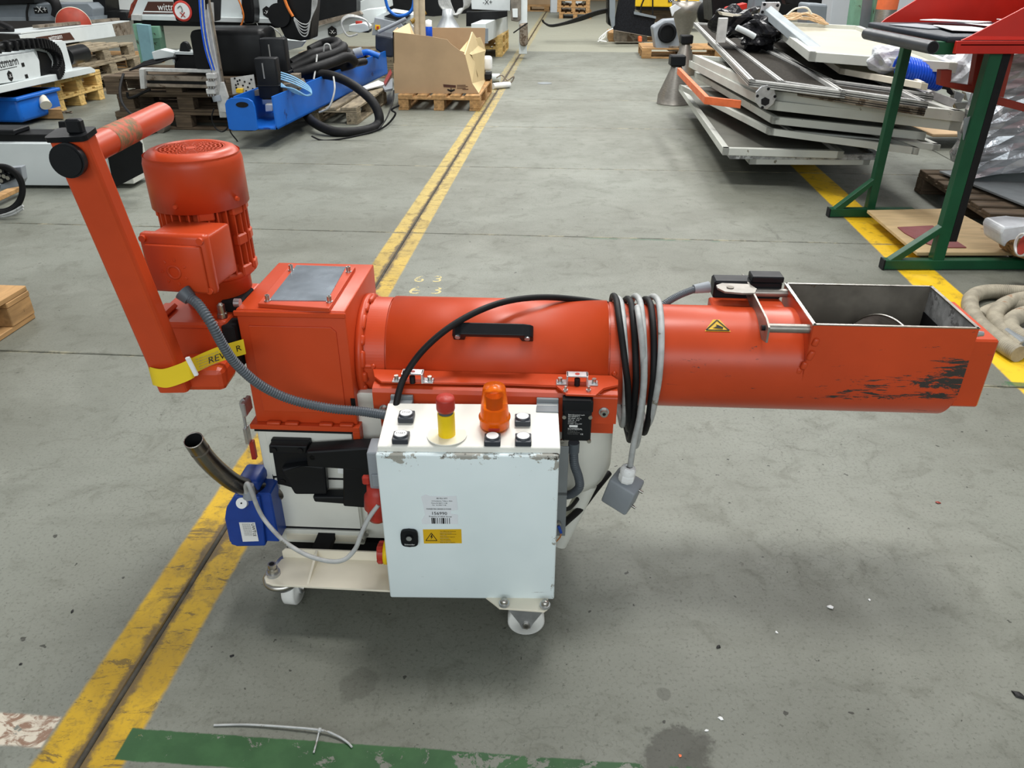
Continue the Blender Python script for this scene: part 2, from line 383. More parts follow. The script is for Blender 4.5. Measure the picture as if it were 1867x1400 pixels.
for a in range(len(jv)-1):
    for k in range(-3, 4):
        u0 = -.867+3.65*k; u1 = u0+3.65; g = .005
        b = MB(Matrix.Rotation(-TH, 4, 'Z')); q = 1-(.0 if a else 0)
        b.bb((u0+g, jv[a]+.003, -.02), (u1-g, jv[a+1]-.003, 0), m_floor, .0025)
        b.build('slab', floor)
# sealant strand sitting in the joint down the middle of the yellow line
m_seal = mat('old_joint_sealant', rgb(66, 62, 54), .8, 0, .4, 30, .3)
b = MB(); pts = []
for i in range(160):
    vv = .3+i*.09; uu = -.867+random.uniform(-.0022, .0022); pts.append(Vector((uu*cT+vv*sT, -uu*sT+vv*cT, -.0040+random.uniform(-.001, .001))))
b.tube(pts, .0062, m_seal, 6, 1, raw=True); b.build('joint_sealant', floor)
# worn stencilled numbers
n = NT('worn_yellow_stencil'); f = n.noise(30, 5, .7, vec=n.pos()); k = n.ramp(f, .40, .52)
m_sten = n.out(rgb(214, 198, 140), .6); n.set(n.b.inputs['Alpha'], n.op('MULTIPLY', k, .75))
b = MB(); nb = MB(Matrix.Rotation(-TH, 4, 'Z'))
for (px, py), sz in (((742, 536), .125), ((752, 514), .11)):
    q = G(px, py); b.text('6 3', sz, (q.x, q.y, .0005), (1, 0, 0), (0, 1, 0), m_sten, ex=.0003)
b.build('stencilled_number', floor)
# the hall's far wall, out of frame above but closing the building
m_wall = mat('hall_wall_paint', rgb(190, 190, 182), .7, 0, .05, 2, .02)
b = MB(Matrix.Rotation(-TH, 4, 'Z')); b.bb((-30, 44, 0), (30, 44.3, 7), m_wall); b.build('wall_back', kind='structure')
# ------------------------------------------------------------ the machine
gran = thing('screw_fed_granulator', (0, 1.55, 0), 'orange screw-fed granulator on a white wheeled frame in the middle of the aisle', 'machine')
def L(): return MB(ML)
# world -> local x shift helper
def q2(p): return Vector(p)
R_ = .113; ZC = .525
# conveyor tube
b = L(); N = 40; vs = []
xs = [-.335, -.2, 0, .2, .4, .615]
b.lathe([(R_, x_+.335) for x_ in xs], (-.335, 0, ZC), (1, 0, 0), m_scuff, 64)
b.lathe([(R_-.004, x_+.335) for x_ in (.3, .615)], (-.335, 0, ZC), (1, 0, 0), m_rustst, 48)
tube = b.build('conveyor_tube', gran)
# welded ring and beads where the tube meets the gear housing
b = L(); b.lathe([(R_, 0), (R_+.011, 0), (R_+.011, .012), (R_, .016)], (-.327, 0, ZC), (1, 0, 0), m_orange, 48)
for k in range(18):
    t = 2*PI*k/18+.1; p = Vector((-.312+random.uniform(-.003, .003), (R_+.004)*math.cos(t), ZC+(R_+.004)*math.sin(t)))
    b.box(p, (.012, .012, .02+random.random()*.02), m_orange, .005, (t-0*PI/2+PI/2-PI/2, 0, 0), 2)
b.build('weld_bead', tube)
# cover plate wrapped over the tube, with seam, rivets and grab handle
def wrap(b, x0, x1, a0, a1, r, m, n=24, th=.003):
    vs = []; fs = []
    for i in range(n+1):
        t = a0+(a1-a0)*i/n
        for rr in (r, r+th):
            for x_ in (x0, x1): vs.append((x_, -rr*math.cos(t), ZC+rr*math.sin(t)))
    for i in range(n):
        a = i*4; c_ = a+4
        fs += [[a+2, a+3, c_+3, c_+2], [a, c_, c_+1, a+1], [a, a+2, c_+2, c_], [a+1, c_+1, c_+3, a+3]]
    fs += [[0, 1, 3, 2], [n*4, n*4+2, n*4+3, n*4+1]]
    b.add(vs, fs, m, False)
b = L(); wrap(b, -.262, .208, -.02, 2.2, R_+.002, m_orange, 40, .004); cov = b.build('tube_cover', gran)
for p in cov.data.polygons: p.use_smooth = abs(p.normal.x) < .5
b = L(); wrap(b, -.308, -.266, -.12, 2.2, R_+.001, m_orange, 40, .002); b.build('tube_band', gran)
b = L(); wrap(b, .212, .232, -.05, 2.2, R_+.001, m_orange, 40, .002)
b.build('tube_band', gran)
b = L()
for x_, t in ((-.29, .12), (.222, .1)):
    p = Vector((x_, -(R_+.003)*math.cos(t), ZC+(R_+.003)*math.sin(t))); nrm = Vector((0, -math.cos(t), math.sin(t)))
    b = L(); b.cyl(p, p+nrm*.004, .006, m_orange, 14, .004); b.build('rivet', tube)
# grab handle
ha = math.radians(43); hn = Vector((0, -math.cos(ha), math.sin(ha))); ht = Vector((0, math.sin(ha), math.cos(ha)))
hc = Vector((0, 0, ZC))+hn*(R_+.006)
b = L(); hx0, hx1 = -.118, .050
pr = [(hx0, 0), (hx0, .028), (hx0+.006, .036), (hx0+.02, .041), (hx1-.02, .041), (hx1-.006, .036), (hx1, .028), (hx1, 0), (hx1-.024, 0), (hx1-.027, .027), (hx0+.027, .027), (hx0+.024, 0)]
b.ext([hc+Vector((x_, 0, 0))+hn*h_-ht*.013 for x_, h_ in pr], ht*.026, m_black, .002)
handle = b.build('grab_handle', gran)
b = L()
for x_ in (hx0+.012, hx1-.012):
    p = hc+Vector((x_, 0, 0))+hn*.028-ht*.006; b = L(); b.cyl(p, p-ht*.012+hn*.004, .0055, m_zinc, 12); b.build('screw', handle)
# warning triangle sticker on the tube
b = L(); wc = Vector((.435, 0, 0)); a = math.radians(62)
def onT(x_, s_, e=.0012): t = a+s_/R_; r = R_+e; return Vector((x_, -r*math.cos(t), ZC+r*math.sin(t)))
b.add([onT(.408, -.016), onT(.462, -.016), onT(.442, .015), onT(.428, .015)], [(0, 1, 2, 3)], m_ysign)
for p0, p1 in (((.411, -.0135), (.459, -.0135)), ((.459, -.0135), (.436, .013)), ((.436, .013), (.411, -.0135))):
    dx, ds = p1[0]-p0[0], p1[1]-p0[1]; Ls = math.hypot(dx, ds); ox, os_ = -ds/Ls*.0013, dx/Ls*.0013
    b.add([onT(p0[0]-ox, p0[1]-os_, .002), onT(p1[0]-ox, p1[1]-os_, .002), onT(p1[0]+ox, p1[1]+os_, .002), onT(p0[0]+ox, p0[1]+os_, .002)], [(0, 1, 2, 3)], m_blk)
b.add([onT(.424, -.008, .002), onT(.446, -.010, .002), onT(.447, -.006, .002), onT(.438, -.001, .002), (onT(.432, .001, .002)), onT(.434, -.004, .002)], [(0, 1, 2, 3, 4, 5)], m_blk)
b.build('warning_sticker', tube, 'yellow triangular hand hazard sticker')
# intake trough and hopper rim
x0, x1 = .612, .935
def uprof(r, top): 
    pts = [(-r, top)]+[(-r*math.cos(t), ZC-r*math.sin(t)) for t in [PI*i/28 for i in range(29)]]+[(r, top)]
    return pts
b = L(); TOP = .657
for r, m, fl in ((R_, m_scuff, False), (R_-.005, m_rustst, True)):
    pr = uprof(r, TOP); k = len(pr)
    vs = [(x0, y_, z_) for y_, z_ in pr]+[(x1, y_, z_) for y_, z_ in pr]
    fs = [[i, i+k, i+k+1, i+1] if not fl else [i, i+1, i+k+1, i+k] for i in range(k-1)]
    b.add(vs, fs, m, True)
trough = b.build('intake_trough', gran)
for p in trough.data.polygons: p.use_smooth = p.center.z < ZC
b = L(); t_ = .005
b.bb((x0, -R_, TOP-.001), (x1, -R_+t_, TOP+.002), m_steel); b.bb((x0, R_-t_, TOP-.001), (x1, R_, TOP+.002), m_steel)
b.bb((x0-.002, -R_, TOP-.001), (x0+t_, R_, TOP+.002), m_steel); b.bb((x1-t_, -R_, TOP-.001), (x1+.002, R_, TOP+.002), m_steel)
b.build('hopper_rim', gran)
b = L()   # end walls
b.ext([(x0-.001, -R_+.001, TOP), (x0-.001, R_-.001, TOP)]+[(x0-.001, (R_-.001)*math.cos(PI*i/20), ZC+(R_-.001)*math.sin(PI*i/20)) for i in range(21)], (.003, 0, 0), m_orange)
b.build('hopper_wall', gran)
b = L(); pr = uprof(R_-.001, TOP); b.ext([(x1-.003, y_, z_) for y_, z_ in pr], (.003, 0, 0), m_galv); b.build('hopper_wall', gran, 'bare galvanised end wall')
b = L(); b.ext([(x1-.005, y_, min(z_, .598)) for y_, z_ in uprof(R_-.006, .598)], (.001, 0, 0), m_dark); b.build('discharge_opening', gran)
b = L(); b.bb((x1, -.098, .468), (.992, .105, .626), m_scuff, .004)
b.bb((.992, -.02, .49), (.999, .03, .6), m_zinc); b.build('end_block', gran)
b = L(); b.cyl((x1, -.103, .642), (x1+.016, -.103, .642), .007, m_zinc, 12, .005); b.build('bolt', gran)
b = L()
for p, s_ in (((.622, -.115, .62), .012), ((.618, -.115, .59), .015), ((.610, -.112, .565), .012), ((.603, -.108, .55), .01)):
    b = L(); b.box(p, (.012, .008, s_*1.5), m_scuff, .004, (0, .3, 0), 2); b.build('weld_bead', trough)
# feed screw in the trough
b = L(); b.cyl((.3, 0, ZC), (.93, 0, ZC), .022, m_rustst, 16)
K = 90; vs = []; fs = []
for i in range(K+1):
    t = i/K*2*PI*2.3+2.3; x_ = .34+.58*i/K
    for r in (.02, .100): vs.append((x_, r*math.cos(t), ZC+r*math.sin(t)))
for i in range(K): fs.append([2*i, 2*i+1, 2*i+3, 2*i+2])
b.add(vs, fs, m_dull, True); b.add([(v_[0]+.004, v_[1], v_[2]) for v_ in vs], [f[::-1] for f in fs], m_dull, True)
b.tube([((vs[i][0]+.002), vs[i][1], vs[i][2]) for i in range(1, len(vs), 2)], .003, m_steel, 6, 2)
b.build('feed_screw', gran)
# sensor bracket: two stand-off pins and a thin steel strap
b = L()
y0b, y1b = -.100, .105
for y_, z_, xa in ((-.094, .640, .527), (.085, .645, .535)):
    b = L(); b.cyl((xa, y_, z_), (x0, y_, z_), .0095, m_dull, 16); b.cyl((xa-.012, y_, z_), (xa-.0, y_, z_), .006, m_black, 10); b.build('stand_off_pin', gran)
b = L(); b.ext([(.522, -.118, .618), (.522, -.118, .652), (.522, -.09, .660), (.522, .12, .668), (.522, .15, .664), (.522, .10, .640), (.522, .02, .628), (.522, -.05, .625), (.522, -.085, .61)], (.004, 0, 0), m_dull)
b.build('bracket_strap', gran)
b = L(); b.ext([(.45, .055, .662), (.462, .035, .662), (.50, .028, .662), (.525, .03, .662), (.535, .055, .662), (.525, .082, .662), (.465, .085, .662), (.45, .072, .662)], (0, 0, .004), m_dull)
b.cyl((.478, .058, .6665), (.478, .058, .668), .008, m_rustst, 12); b.build('sensor_plate', gran)
b = L(); b.bb((.45, .09, .625), (.60, .135, .668), m_black, .004); b.bb((.53, .085, .668), (.60, .125, .682), m_black, .002); b.bb((.44, .04, .60), (.6, .09, .63), m_orange, .003)
sw = b.build('sensor_housing', gran)
b = L(); b.cyl((.44, .10, .65), (.405, .09, .648), .013, m_greyp, 12, .010); b.tube([(.41, .092, .648), (.37, .07, .64), (.335, .05, .625), (.325, .04, .61)], .0075, m_conduit, 10, 8, corr=.1, pitch=.004)
b.build('sensor_conduit', gran)

# gear housing (square head of the conveyor)
gx0, gx1, gy0, gy1, gz0, gz1 = -.552, -.328, -.150, .123, .412, .680
b = L(); b.bb((gx0, gy0, gz0), (gx1, gy1, gz1), m_orange, .003, 2)
b.bb((gx0-.004, gy0-.006, gz1-.014), (gx1+.002, gy0, gz1-.002), m_orange, .002)
gh = b.build('gear_housing', gran)
b = L(); b.ext([(gx0+.022, gy0-.003, gz0+.03), (gx1-.022, gy0-.003, gz0+.03), (gx1-.022, gy0-.003, gz1-.045), (gx1-.032, gy0-.003, gz1-.035), (gx0+.022, gy0-.003, gz1-.035)], (0, .004, 0), m_orange, .001)
b.build('side_plate', gh)
b = L()
for x_ in (-.51, -.47, -.395, -.35): b = L(); b.box((x_, gy0-.008, gz0+.004), (.03, .012, .008), m_orange, .003, None, 2); b.build('weld_bead', gh)
b = L(); b.bb((gx0-.012, gy0-.012, .400), (gx1+.006, gy1, .412), m_orange, .001); b.bb((gx1-.01, gy0-.012, .372), (gx1+.006, gy1, .400), m_orange, .001)
b.bb((gx0-.004, gy0-.010, .394), (gx1-.012, gy1-.01, .401), m_dark); b.build('base_flange', gh)
# paint chip on the housing's right edge
b = L(); b.box((gx1-.004, gy0-.0012, .468), (.010, .001, .022), m_dark); b.build('paint_chip', gh)
# inspection window frame on top
fa = [Lz(px, py, gz1+.009) for px, py in ((470, 553), (600, 562), (648, 486), (530, 480))]
b = L(); fa2 = [Vector((p.x, p.y, gz1)) for p in fa]; b.ext(fa2, (0, 0, .009), m_orange, .0012); win = b.build('window_frame', gh)
wa = [Lz(px, py, gz1+.0095) for px, py in ((491, 548), (596, 549), (631, 487), (541, 484))]
m_glassy = mat('scratched_steel_window', (.27, .31, .35), .25, .6, .25, 9, .03)
b = L(); b.ext([Vector((p.x, p.y, gz1+.008)) for p in wa], (0, 0, .0028), m_glassy); b.build('window_pane', gh)
for px, py in ((487, 541), (600, 543), (635, 489), (530, 486)):
    p = Lz(px, py, gz1+.018); b = L(); b.cyl((p.x, p.y, gz1+.009), (p.x, p.y, gz1+.011), .0065, m_zinc, 12); b.cyl((p.x, p.y, gz1+.011), (p.x, p.y, gz1+.022), .0048, m_steel, 12)
    b.cyl((p.x, p.y, gz1+.0221), (p.x, p.y, gz1+.0223), .0024, m_dark, 6); b.build('cap_screw', gh)

# gearbox left of the head, and upright geared motor on it
b = L(); gb = [(-.745, -.185), (-.55, -.185), (-.55, .10), (-.70, .10)]
b.ext([(-.735, -.175, .536), (-.60, -.175, .536), (-.575, -.155, .536), (-.575, .06, .536), (-.735, .06, .536)], (0, 0, .118), m_orange, .006)
b.bb((-.60, -.13, .55), (-.552, .06, .645), m_orange, .004)
b.box((-.66, -.172, .654), (.15, .02, .014), m_orange, .004)
gbx = b.build('gearbox', gran)
b = L(); b.bb((-.583, -.165, .548), (-.556, -.12, .648), m_dark, .003); b.bb((-.60, -.11, .652), (-.556, -.03, .68), m_dark, .004); b.build('gearbox_gap', gbx)
b = L(); b.cyl((-.603, -.178, .551), (-.603, -.183, .551), .010, m_dark, 16); b.cyl((-.603, -.183, .551), (-.603, -.188, .551), .006, m_black, 6); b.build('socket_screw', gbx)
b = L(); b.cyl((-.588, -.135, .655), (-.588, -.135, .664), .011, m_steel, 6); b.cyl((-.588, -.135, .664), (-.588, -.135, .682), .008, m_steel, 14); b.cyl((-.588, -.135, .682), (-.588, -.135, .687), .0055, m_steel, 10, .003); b.build('breather_plug', gbx)
b = L(); b.cyl((-.735, -.13, .66), (-.752, -.13, .66), .010, m_zinc, 12, .007); b.box((-.715, -.12, .66), (.03, .06, .012), m_orange, .005); b.build('grease_nipple', gbx)
b = L(); b.cyl((-.548, -.13, .685), (-.560, -.13, .685), .009, m_zinc, 12); b.build('bolt', gbx)
MX, MY = -.628, -.045
b = L(); b.lathe([(.0, 0), (.066, 0), (.066, .03), (.070, .034), (.070, .062), (.075, .066), (.075, .1), (0, .1)], (MX, MY, .648), (0, 0, 1), m_orange, 40)
for a in range(30):      # cooling fins
    t = 2*PI*a/30; d = Vector((math.cos(t), math.sin(t), 0))
    c_ = Vector((MX, MY, .80))+d*.072; b.box(c_, (.028, .0032, .135), m_orange, 0, (0, 0, t))
b.cyl((MX, MY, .73), (MX, MY, .875), .068, m_orange, 32)
b.lathe([(.06, 0), (.084, 0), (.086, .006), (.084, .012), (.06, .012)], (MX, MY, .722), (0, 0, 1), m_orange, 40)
for t in (.2, 1.3, 2.2, 3.6, 5.2, 6.0):
    for z_ in (.735, .80, .862): b.box((MX+.080*math.cos(t), MY+.080*math.sin(t), z_), (.016, .030, .022), m_orange, .003, (0, 0, t))
motor = b.build('gear_motor', gran)
b = L(); rc = .0935; prof = [(rc-.006, 0), (rc, 0), (rc, .085), (rc-.003, .096), (rc-.012, .106), (rc-.024, .110), (rc-.030, .109), (rc-.031, .106)]
b.lathe(prof, (MX, MY, .868), (0, 0, 1), m_orange, 56)
b.lathe([(rc-.003, .0), (rc-.003, .1)], (MX, MY, .868), (0, 0, 1), m_orange, 40)
cowl = b.build('fan_cowl', motor)
b = L(); zt = .973; b.cyl((MX, MY, zt-.02), (MX, MY, zt-.012), rc-.032, m_dark, 40)
for r in (.0135, .022, .0305, .039, .0475, .056, .0625): b.lathe([(r-.0016, 0), (r+.0016, 0), (r+.0016, .003), (r-.0016, .003), (r-.0016, 0)], (MX, MY, zt), (0, 0, 1), m_orange, 44, False)
b.cyl((MX, MY, zt), (MX, MY, zt+.003), .0095, m_orange, 20)
for k in range(18):
    t = 2*PI*k/18+.1; d = Vector((math.cos(t), math.sin(t), 0))
    for ra, rb in (((.009, .026), (.03, .048), (.048, .064)) if k % 2 == 0 else ((.024, .04), (.04, .0585))): b.box(Vector((MX, MY, zt+.0015))+d*(ra+rb)/2, (rb-ra, .0028, .003), m_orange, 0, (0, 0, t))
b.build('fan_grille', motor)
b = L()
for t in (-1.65, -.35, 2.6): d = Vector((math.cos(t), math.sin(t), 0)); p = Vector((MX, MY, .885))+d*rc; b = L(); b.cyl(p-d*.002, p+d*.0045, .0055, m_orange, 12, .004); b.build('cowl_screw', motor)
# terminal box on the motor's front
TR = -.09
TB = Matrix.Translation((-.607, -.203, .803)) @ Matrix.Rotation(TR, 4, 'Z')
b = MB(ML @ TB); b.box((0, .035, 0), (.118, .09, .100), m_orange, .006, None, 2); b.box((0, -.018, 0), (.132, .022, .116), m_orange, .008, None, 2)
b.box((0, -.032, -.006), (.112, .008, .090), m_orange, .003, None, 2); tb = b.build('terminal_box', motor)
b = MB(ML @ TB)
for x_ in (-.056, .056):
    for z_ in (-.048, .048): b = MB(ML @ TB); b.cyl((x_, -.027, z_), (x_, -.033, z_), .0065, m_orange, 12); b.build('lid_screw', motor)
b = MB(ML @ TB)
for k in range(14):
    t = 2*PI*k/14; 
    if k % 2: b.box((-.004+.024*math.cos(t), -.0365, -.012+.024*math.sin(t)), (.007, .0018, .004), m_orange, .001, (0, -t, 0))
b.lathe([(.010, 0), (.010, .0018), (.014, .0018), (.014, 0)], (-.004, -.036, -.012), (0, -1, 0), m_orange, 20)
b.build('embossed_emblem', motor)
# steering post with grip
p_top = V(132, 250, 1.235); p_bot = V(322, 705, 1.315)
ax = (p_top-p_bot).normalized(); sxv = Vector((1, -.05, 0)); sxv = (sxv-ax*sxv.dot(ax)).normalized(); syv = ax.cross(sxv)
hw, hd = .030, .019
def postring(c, a_=hw, d_=hd, r=.008):
    out = []
    for cx, cy, t0 in ((a_-r, d_-r, 0), (-(a_-r), d_-r, PI/2), (-(a_-r), -(d_-r), PI), (a_-r, -(d_-r), 1.5*PI)):
        for k in range(4): t = t0+k*PI/6; out.append(c+sxv*(cx+r*math.cos(t))+syv*(cy+r*math.sin(t)))
    return out
b = MB(); b.ext(postring(p_bot), p_top-p_bot, m_orange)
foot = p_bot+Vector((.045, .03, -.012)); b.bb(foot-Vector((.05, .03, .0)), foot+Vector((.05, .05, .05)), m_orange, .012, 2)
post = b.build('steering_post', gran)
for p in post.data.polygons: p.use_smooth = False
b = MB(); b.ext(postring(p_top, hw+.003, hd+.003), ax*.008, m_black); c_ = p_top+ax*.018+sxv*.012; b.bb(c_-Vector((.012, .008, .012)), c_+Vector((.012, .008, .010)), m_black, .003); b.build('post_end_cap', post)
gr0 = V(124, 293, 1.205); gr1 = V(296, 208, 1.60)
gd = (gr1-gr0).normalized()
m_grip = mat('worn_grip_paint', OR, .3, 0, .1, 5, .04, wear=(.20, .15, .08), wearamt=.62, wsc=9)
b = MB(); b.cyl(gr0+gd*.006, gr1, .0228, m_orange, 28); b.cyl(gr1, gr1+gd*.004, .0228, m_dark, 28, .020)
grip = b.build('grip_tube', post)
n = NT('glue_residue_on_grip'); f = n.noise(60, 5, .7); m_glue = n.out(n.mix(n.ramp(f, .42, .6), (.17, .13, .06), (.50, .10, .05)), .7, 0, f, .3)
b = MB(); b.cyl(gr0+gd*.14, gr0+gd*.235, .0231, m_glue, 28, caps=False); b.build('sticker_residue', post)
b = MB(); b.cyl(gr0-gd*.004, gr0+gd*.008, .0262, m_black, 32); b.cyl(gr0-gd*.006, gr0-gd*.004, .023, m_black, 32); b.build('round_end_cap', post)
# yellow paper tag looped round the post and pulled to the housing
tagt = thing('hand_written_tag', (-.72, 1.30, .58), 'yellow paper tag with hand-written black letters looped round the steering post', 'tag')
def strip(b, pts, hgt, m, dz=0):
    P = catmull(pts, 6); vs = []
    for p in P: vs += [p+Vector((0, 0, hgt/2)), p-Vector((0, 0, hgt/2))]
    fs = [[2*i, 2*i+1, 2*i+3, 2*i+2] for i in range(len(P)-1)]; b.add(vs, fs, m, True); b.add([v_+Vector((0, .0008, 0)) for v_ in vs], [f[::-1] for f in fs], m, True)
    return P
pf = lambda px, py, Y: V(px, py, Y)
b = MB(); strip(b, [pf(274, 684, 1.33), pf(277, 686, 1.288), pf(300, 690, 1.278), pf(330, 681, 1.278), pf(349, 672, 1.283), pf(352, 668, 1.31)], .040, m_yeltag); b.build('tag_loop', tagt)
b = MB(); p0 = pf(350, 668, 1.30); p3 = pf(446, 632, 1.348)
P = strip(b, [p0, pf(375, 656, 1.325), pf(405, 644, 1.345), p3], .032, m_yeltag)
rd = (pf(425, 636, 1.349)-pf(372, 655, 1.322)).normalized(); upv = Vector((0, 0, 1)); nn = rd.cross(upv)
b.text('REVE', .020, pf(381, 662, 1.329)+Vector((0, -.004, 0)), rd, upv, m_blk, shear=.1); b.text('R', .018, pf(432, 640, 1.344)+Vector((0, -.004, 0)), rd, upv, m_blk)
for k in range(5): q = pf(358, 655+k*5, 1.312)+Vector((0, -.003, 0)); b.text('for parts and service only', .0042, q, rd, upv, m_dimprint)
b.build('tag_strip', tagt)
b = MB(); q = pf(350, 668, 1.275); b.box(q, (.008, .006, .040), m_white_plain, .001, (0, -.25, 0)); b.build('tag_clip', tagt)
# corrugated conduit from the terminal box
b = MB(); b.cyl(pf(333, 532, 1.335), pf(347, 545, 1.33), .0165, m_conduit, 14, .013)
b.tube([pf(345, 542, 1.33), pf(362, 556, 1.315), pf(385, 590, 1.30), pf(408, 632, 1.305), pf(432, 665, 1.315), pf(475, 702, 1.33), pf(530, 728, 1.345), pf(600, 744, 1.352), pf(660, 750, 1.35), pf(706, 757, 1.33)], .0088, m_conduit, 12, 8, corr=.15, pitch=.0052)
b.build('corrugated_conduit', gran)

# lower cabinet under the head (white, two doors)
cx0, cx1, cy0, cy1, cz0, cz1 = -.556, -.345, -.150, .14, .072, .398
b = L(); b.bb((cx0, cy0, cz0), (cx1, cy1, cz1), m_white, .003); lc = b.build('granulator_cabinet', gran)
b = L(); b.bb((cx0+.020, cy0-.004, .270), (cx1+.002, cy0, .392), m_white, .001); b.build('upper_door', lc)
b = L(); b.bb((cx0+.022, cy0-.004, .125), (cx1-.003, cy0, .264), m_white, .001); b.build('lower_door', lc)
b = L(); b.bb((cx0+.018, cy0-.007, cz0+.01), (cx1, cy0, .118), m_white, .001); b.bb((cx0+.028, cy0-.009, cz0+.016), (cx1-.012, cy0-.006, .107), m_cream, .001); b.build('bottom_rail', lc)
b = L(); p = Ly(505, 885, cy0-.004); b.cyl((p.x, cy0-.004, p.z), (p.x, cy0-.009, p.z), .0078, m_zinc, 18); b.cyl((p.x, cy0-.009, p.z), (p.x, cy0-.0093, p.z), .0025, m_dark, 6); b.build('quarter_turn_lock', lc)
b = L(); b.bb((cx0+.018, cy0-.0015, .262), (cx1, cy0+.001, .272), m_dark); b.bb((cx0+.019, cy0-.0015, .116), (cx1, cy0+.001, .127), m_dark); b.bb((cx0+.0185, cy0-.0015, .118), (cx0+.0225, cy0+.001, .27), m_dark); b.build('door_gap', lc)
# toggle latch at the left edge
b = L(); lp = lambda px, py: Ly(px, py, -.135)
b.tube([lp(446, 727), lp(439, 735), lp(444, 755), lp(448, 778), lp(452, 790)], .0035, m_zinc, 8); b.bb(lp(443, 728)-Vector((0, .02, 0)), lp(456, 752)+Vector((0, .02, 0)), m_zinc, .002); b.bb(lp(445, 778)-Vector((0, .01, 0)), lp(457, 806)+Vector((0, .01, 0)), m_zinc, .001); b.build('toggle_latch', gran)
b = L(); b.ext([lp(453, 806), lp(461, 806), lp(467, 838), lp(459, 838)], (0, .012, 0), m_red, .001); b.build('latch_handle', gran, 'red latch grip')
# big black safety latch on the cabinet door
YL = -.154
def fq(px, py, y_=YL): p = Ly(px, py, YL); return Vector((p.x, y_, p.z))
b = L(); b.ext([fq(*q_) for q_ in ((497, 795), (568, 797), (573, 822), (570, 886), (548, 886), (540, 880), (510, 876))], (0, -.016, 0), m_black, .003)
b.ext([fq(*q_, YL-.012) for q_ in ((499, 796), (568, 798), (566, 812), (500, 811))], (0, -.022, 0), m_black, .003); b.build('latch_base', gran)
b = L(); b.ext([fq(*q_, YL-.012) for q_ in ((520, 838), (560, 832), (600, 832), (604, 884), (546, 884))], (0, -.026, 0), m_black, .006)
b.build('latch_bolt', gran)
b = L(); o_ = [(572, 800), (690, 795), (690, 905), (580, 895), (577, 888), (605, 886), (633, 882), (633, 838), (572, 826)]
b.ext([fq(*q_, YL-.010) for q_ in ((569, 800), (690, 792), (690, 836), (572, 828))], (0, -.040, 0), m_black, .005)
b.ext([fq(*q_, YL-.010) for q_ in ((634, 830), (690, 832), (690, 905), (634, 901))], (0, -.036, 0), m_black, .005)
b.ext([fq(*q_, YL-.010) for q_ in ((578, 886), (638, 886), (638, 900), (582, 896))], (0, -.030, 0), m_black, .004)
b.build('latch_handle', gran, 'black moulded latch grip')
b = L(); b.ext([fq(*q_, YL-.001) for q_ in ((617, 836), (629, 836), (629, 862), (617, 860))], (0, -.004, 0), m_white_plain); b.build('latch_window', gran)
b = L()
for px, py in ((509, 804), (556, 805), (520, 870), (581, 811)): p = fq(px, py, YL-.036 if py < 820 else YL-.016); b = L(); b.cyl(p, p-Vector((0, .014 if px > 570 else .002, 0)), .0062, m_rubber, 16); b.build('latch_screw', gran)
# main white housing and round drum behind the control box
b = L(); b.bb((-.35, -.135, .08), (.10, .15, .43), m_white, .004)
b.ext([Ly(*q_, -.13) for q_ in ((645, 722), (655, 716), (700, 718), (700, 805), (648, 800))], (0, .02, 0), m_white, .002); b.build('grinder_housing', gran)
b = L(); b.lathe([(0, 0), (.085, 0), (.112, .012), (.122, .04), (.122, .17), (.118, .185), (0, .185)], (.115, -.02, .215), (0, 0, 1), m_white, 40)
b.build('collecting_drum', gran)
b = L(); b.cyl((.12, -.09, .05), (.185, -.08, .225), .02, m_white, 16); b.build('frame_strut', gran)
# mounting channel between tube and box
YC = -.185
b = L(); cq = lambda px, py: Ly(px, py, YC)
xl, xr = cq(680, 730).x, cq(1126, 730).x
prC = [(0, .455), (0, .515), (.004, .523), (.014, .526), (.06, .526), (.06, .522), (.014, .522), (.004, .512), (.004, .455)]
b.ext([(xl, YC+y_, z_) for y_, z_ in prC], (xr-xl, 0, 0), m_orange)
b.bb((xr-.055, YC+.001, .455), (xr, YC+.004, .522), m_orange); b.bb((xl, YC+.05, .40), (xr, YC+.06, .526), m_orange)
chan = b.build('mounting_channel', gran)
ZF = .530
b = L(); fo = [(680, 676), (1115, 688), (1127, 696), (1127, 705), (1110, 709), (1100, 711), (1086, 724), (1032, 722), (1014, 706), (930, 703), (695, 699), (683, 690)]
b.ext([(lambda p: Vector((p.x, min(p.y, -.105), ZF)))(Lz(*q_, ZF)) for q_ in fo], (0, 0, .005), m_orange, .001); b.build('tube_flange', gran)
b = L()
for px, py in ((662, 673), (770, 676), (950, 679), (1085, 683), (860, 678)): p = Lz(px, py, .538); b = L(); b.box((p.x, -.112, .538), (.034, .012, .010), m_orange, .004, None, 2); b.build('weld_bead', tube)
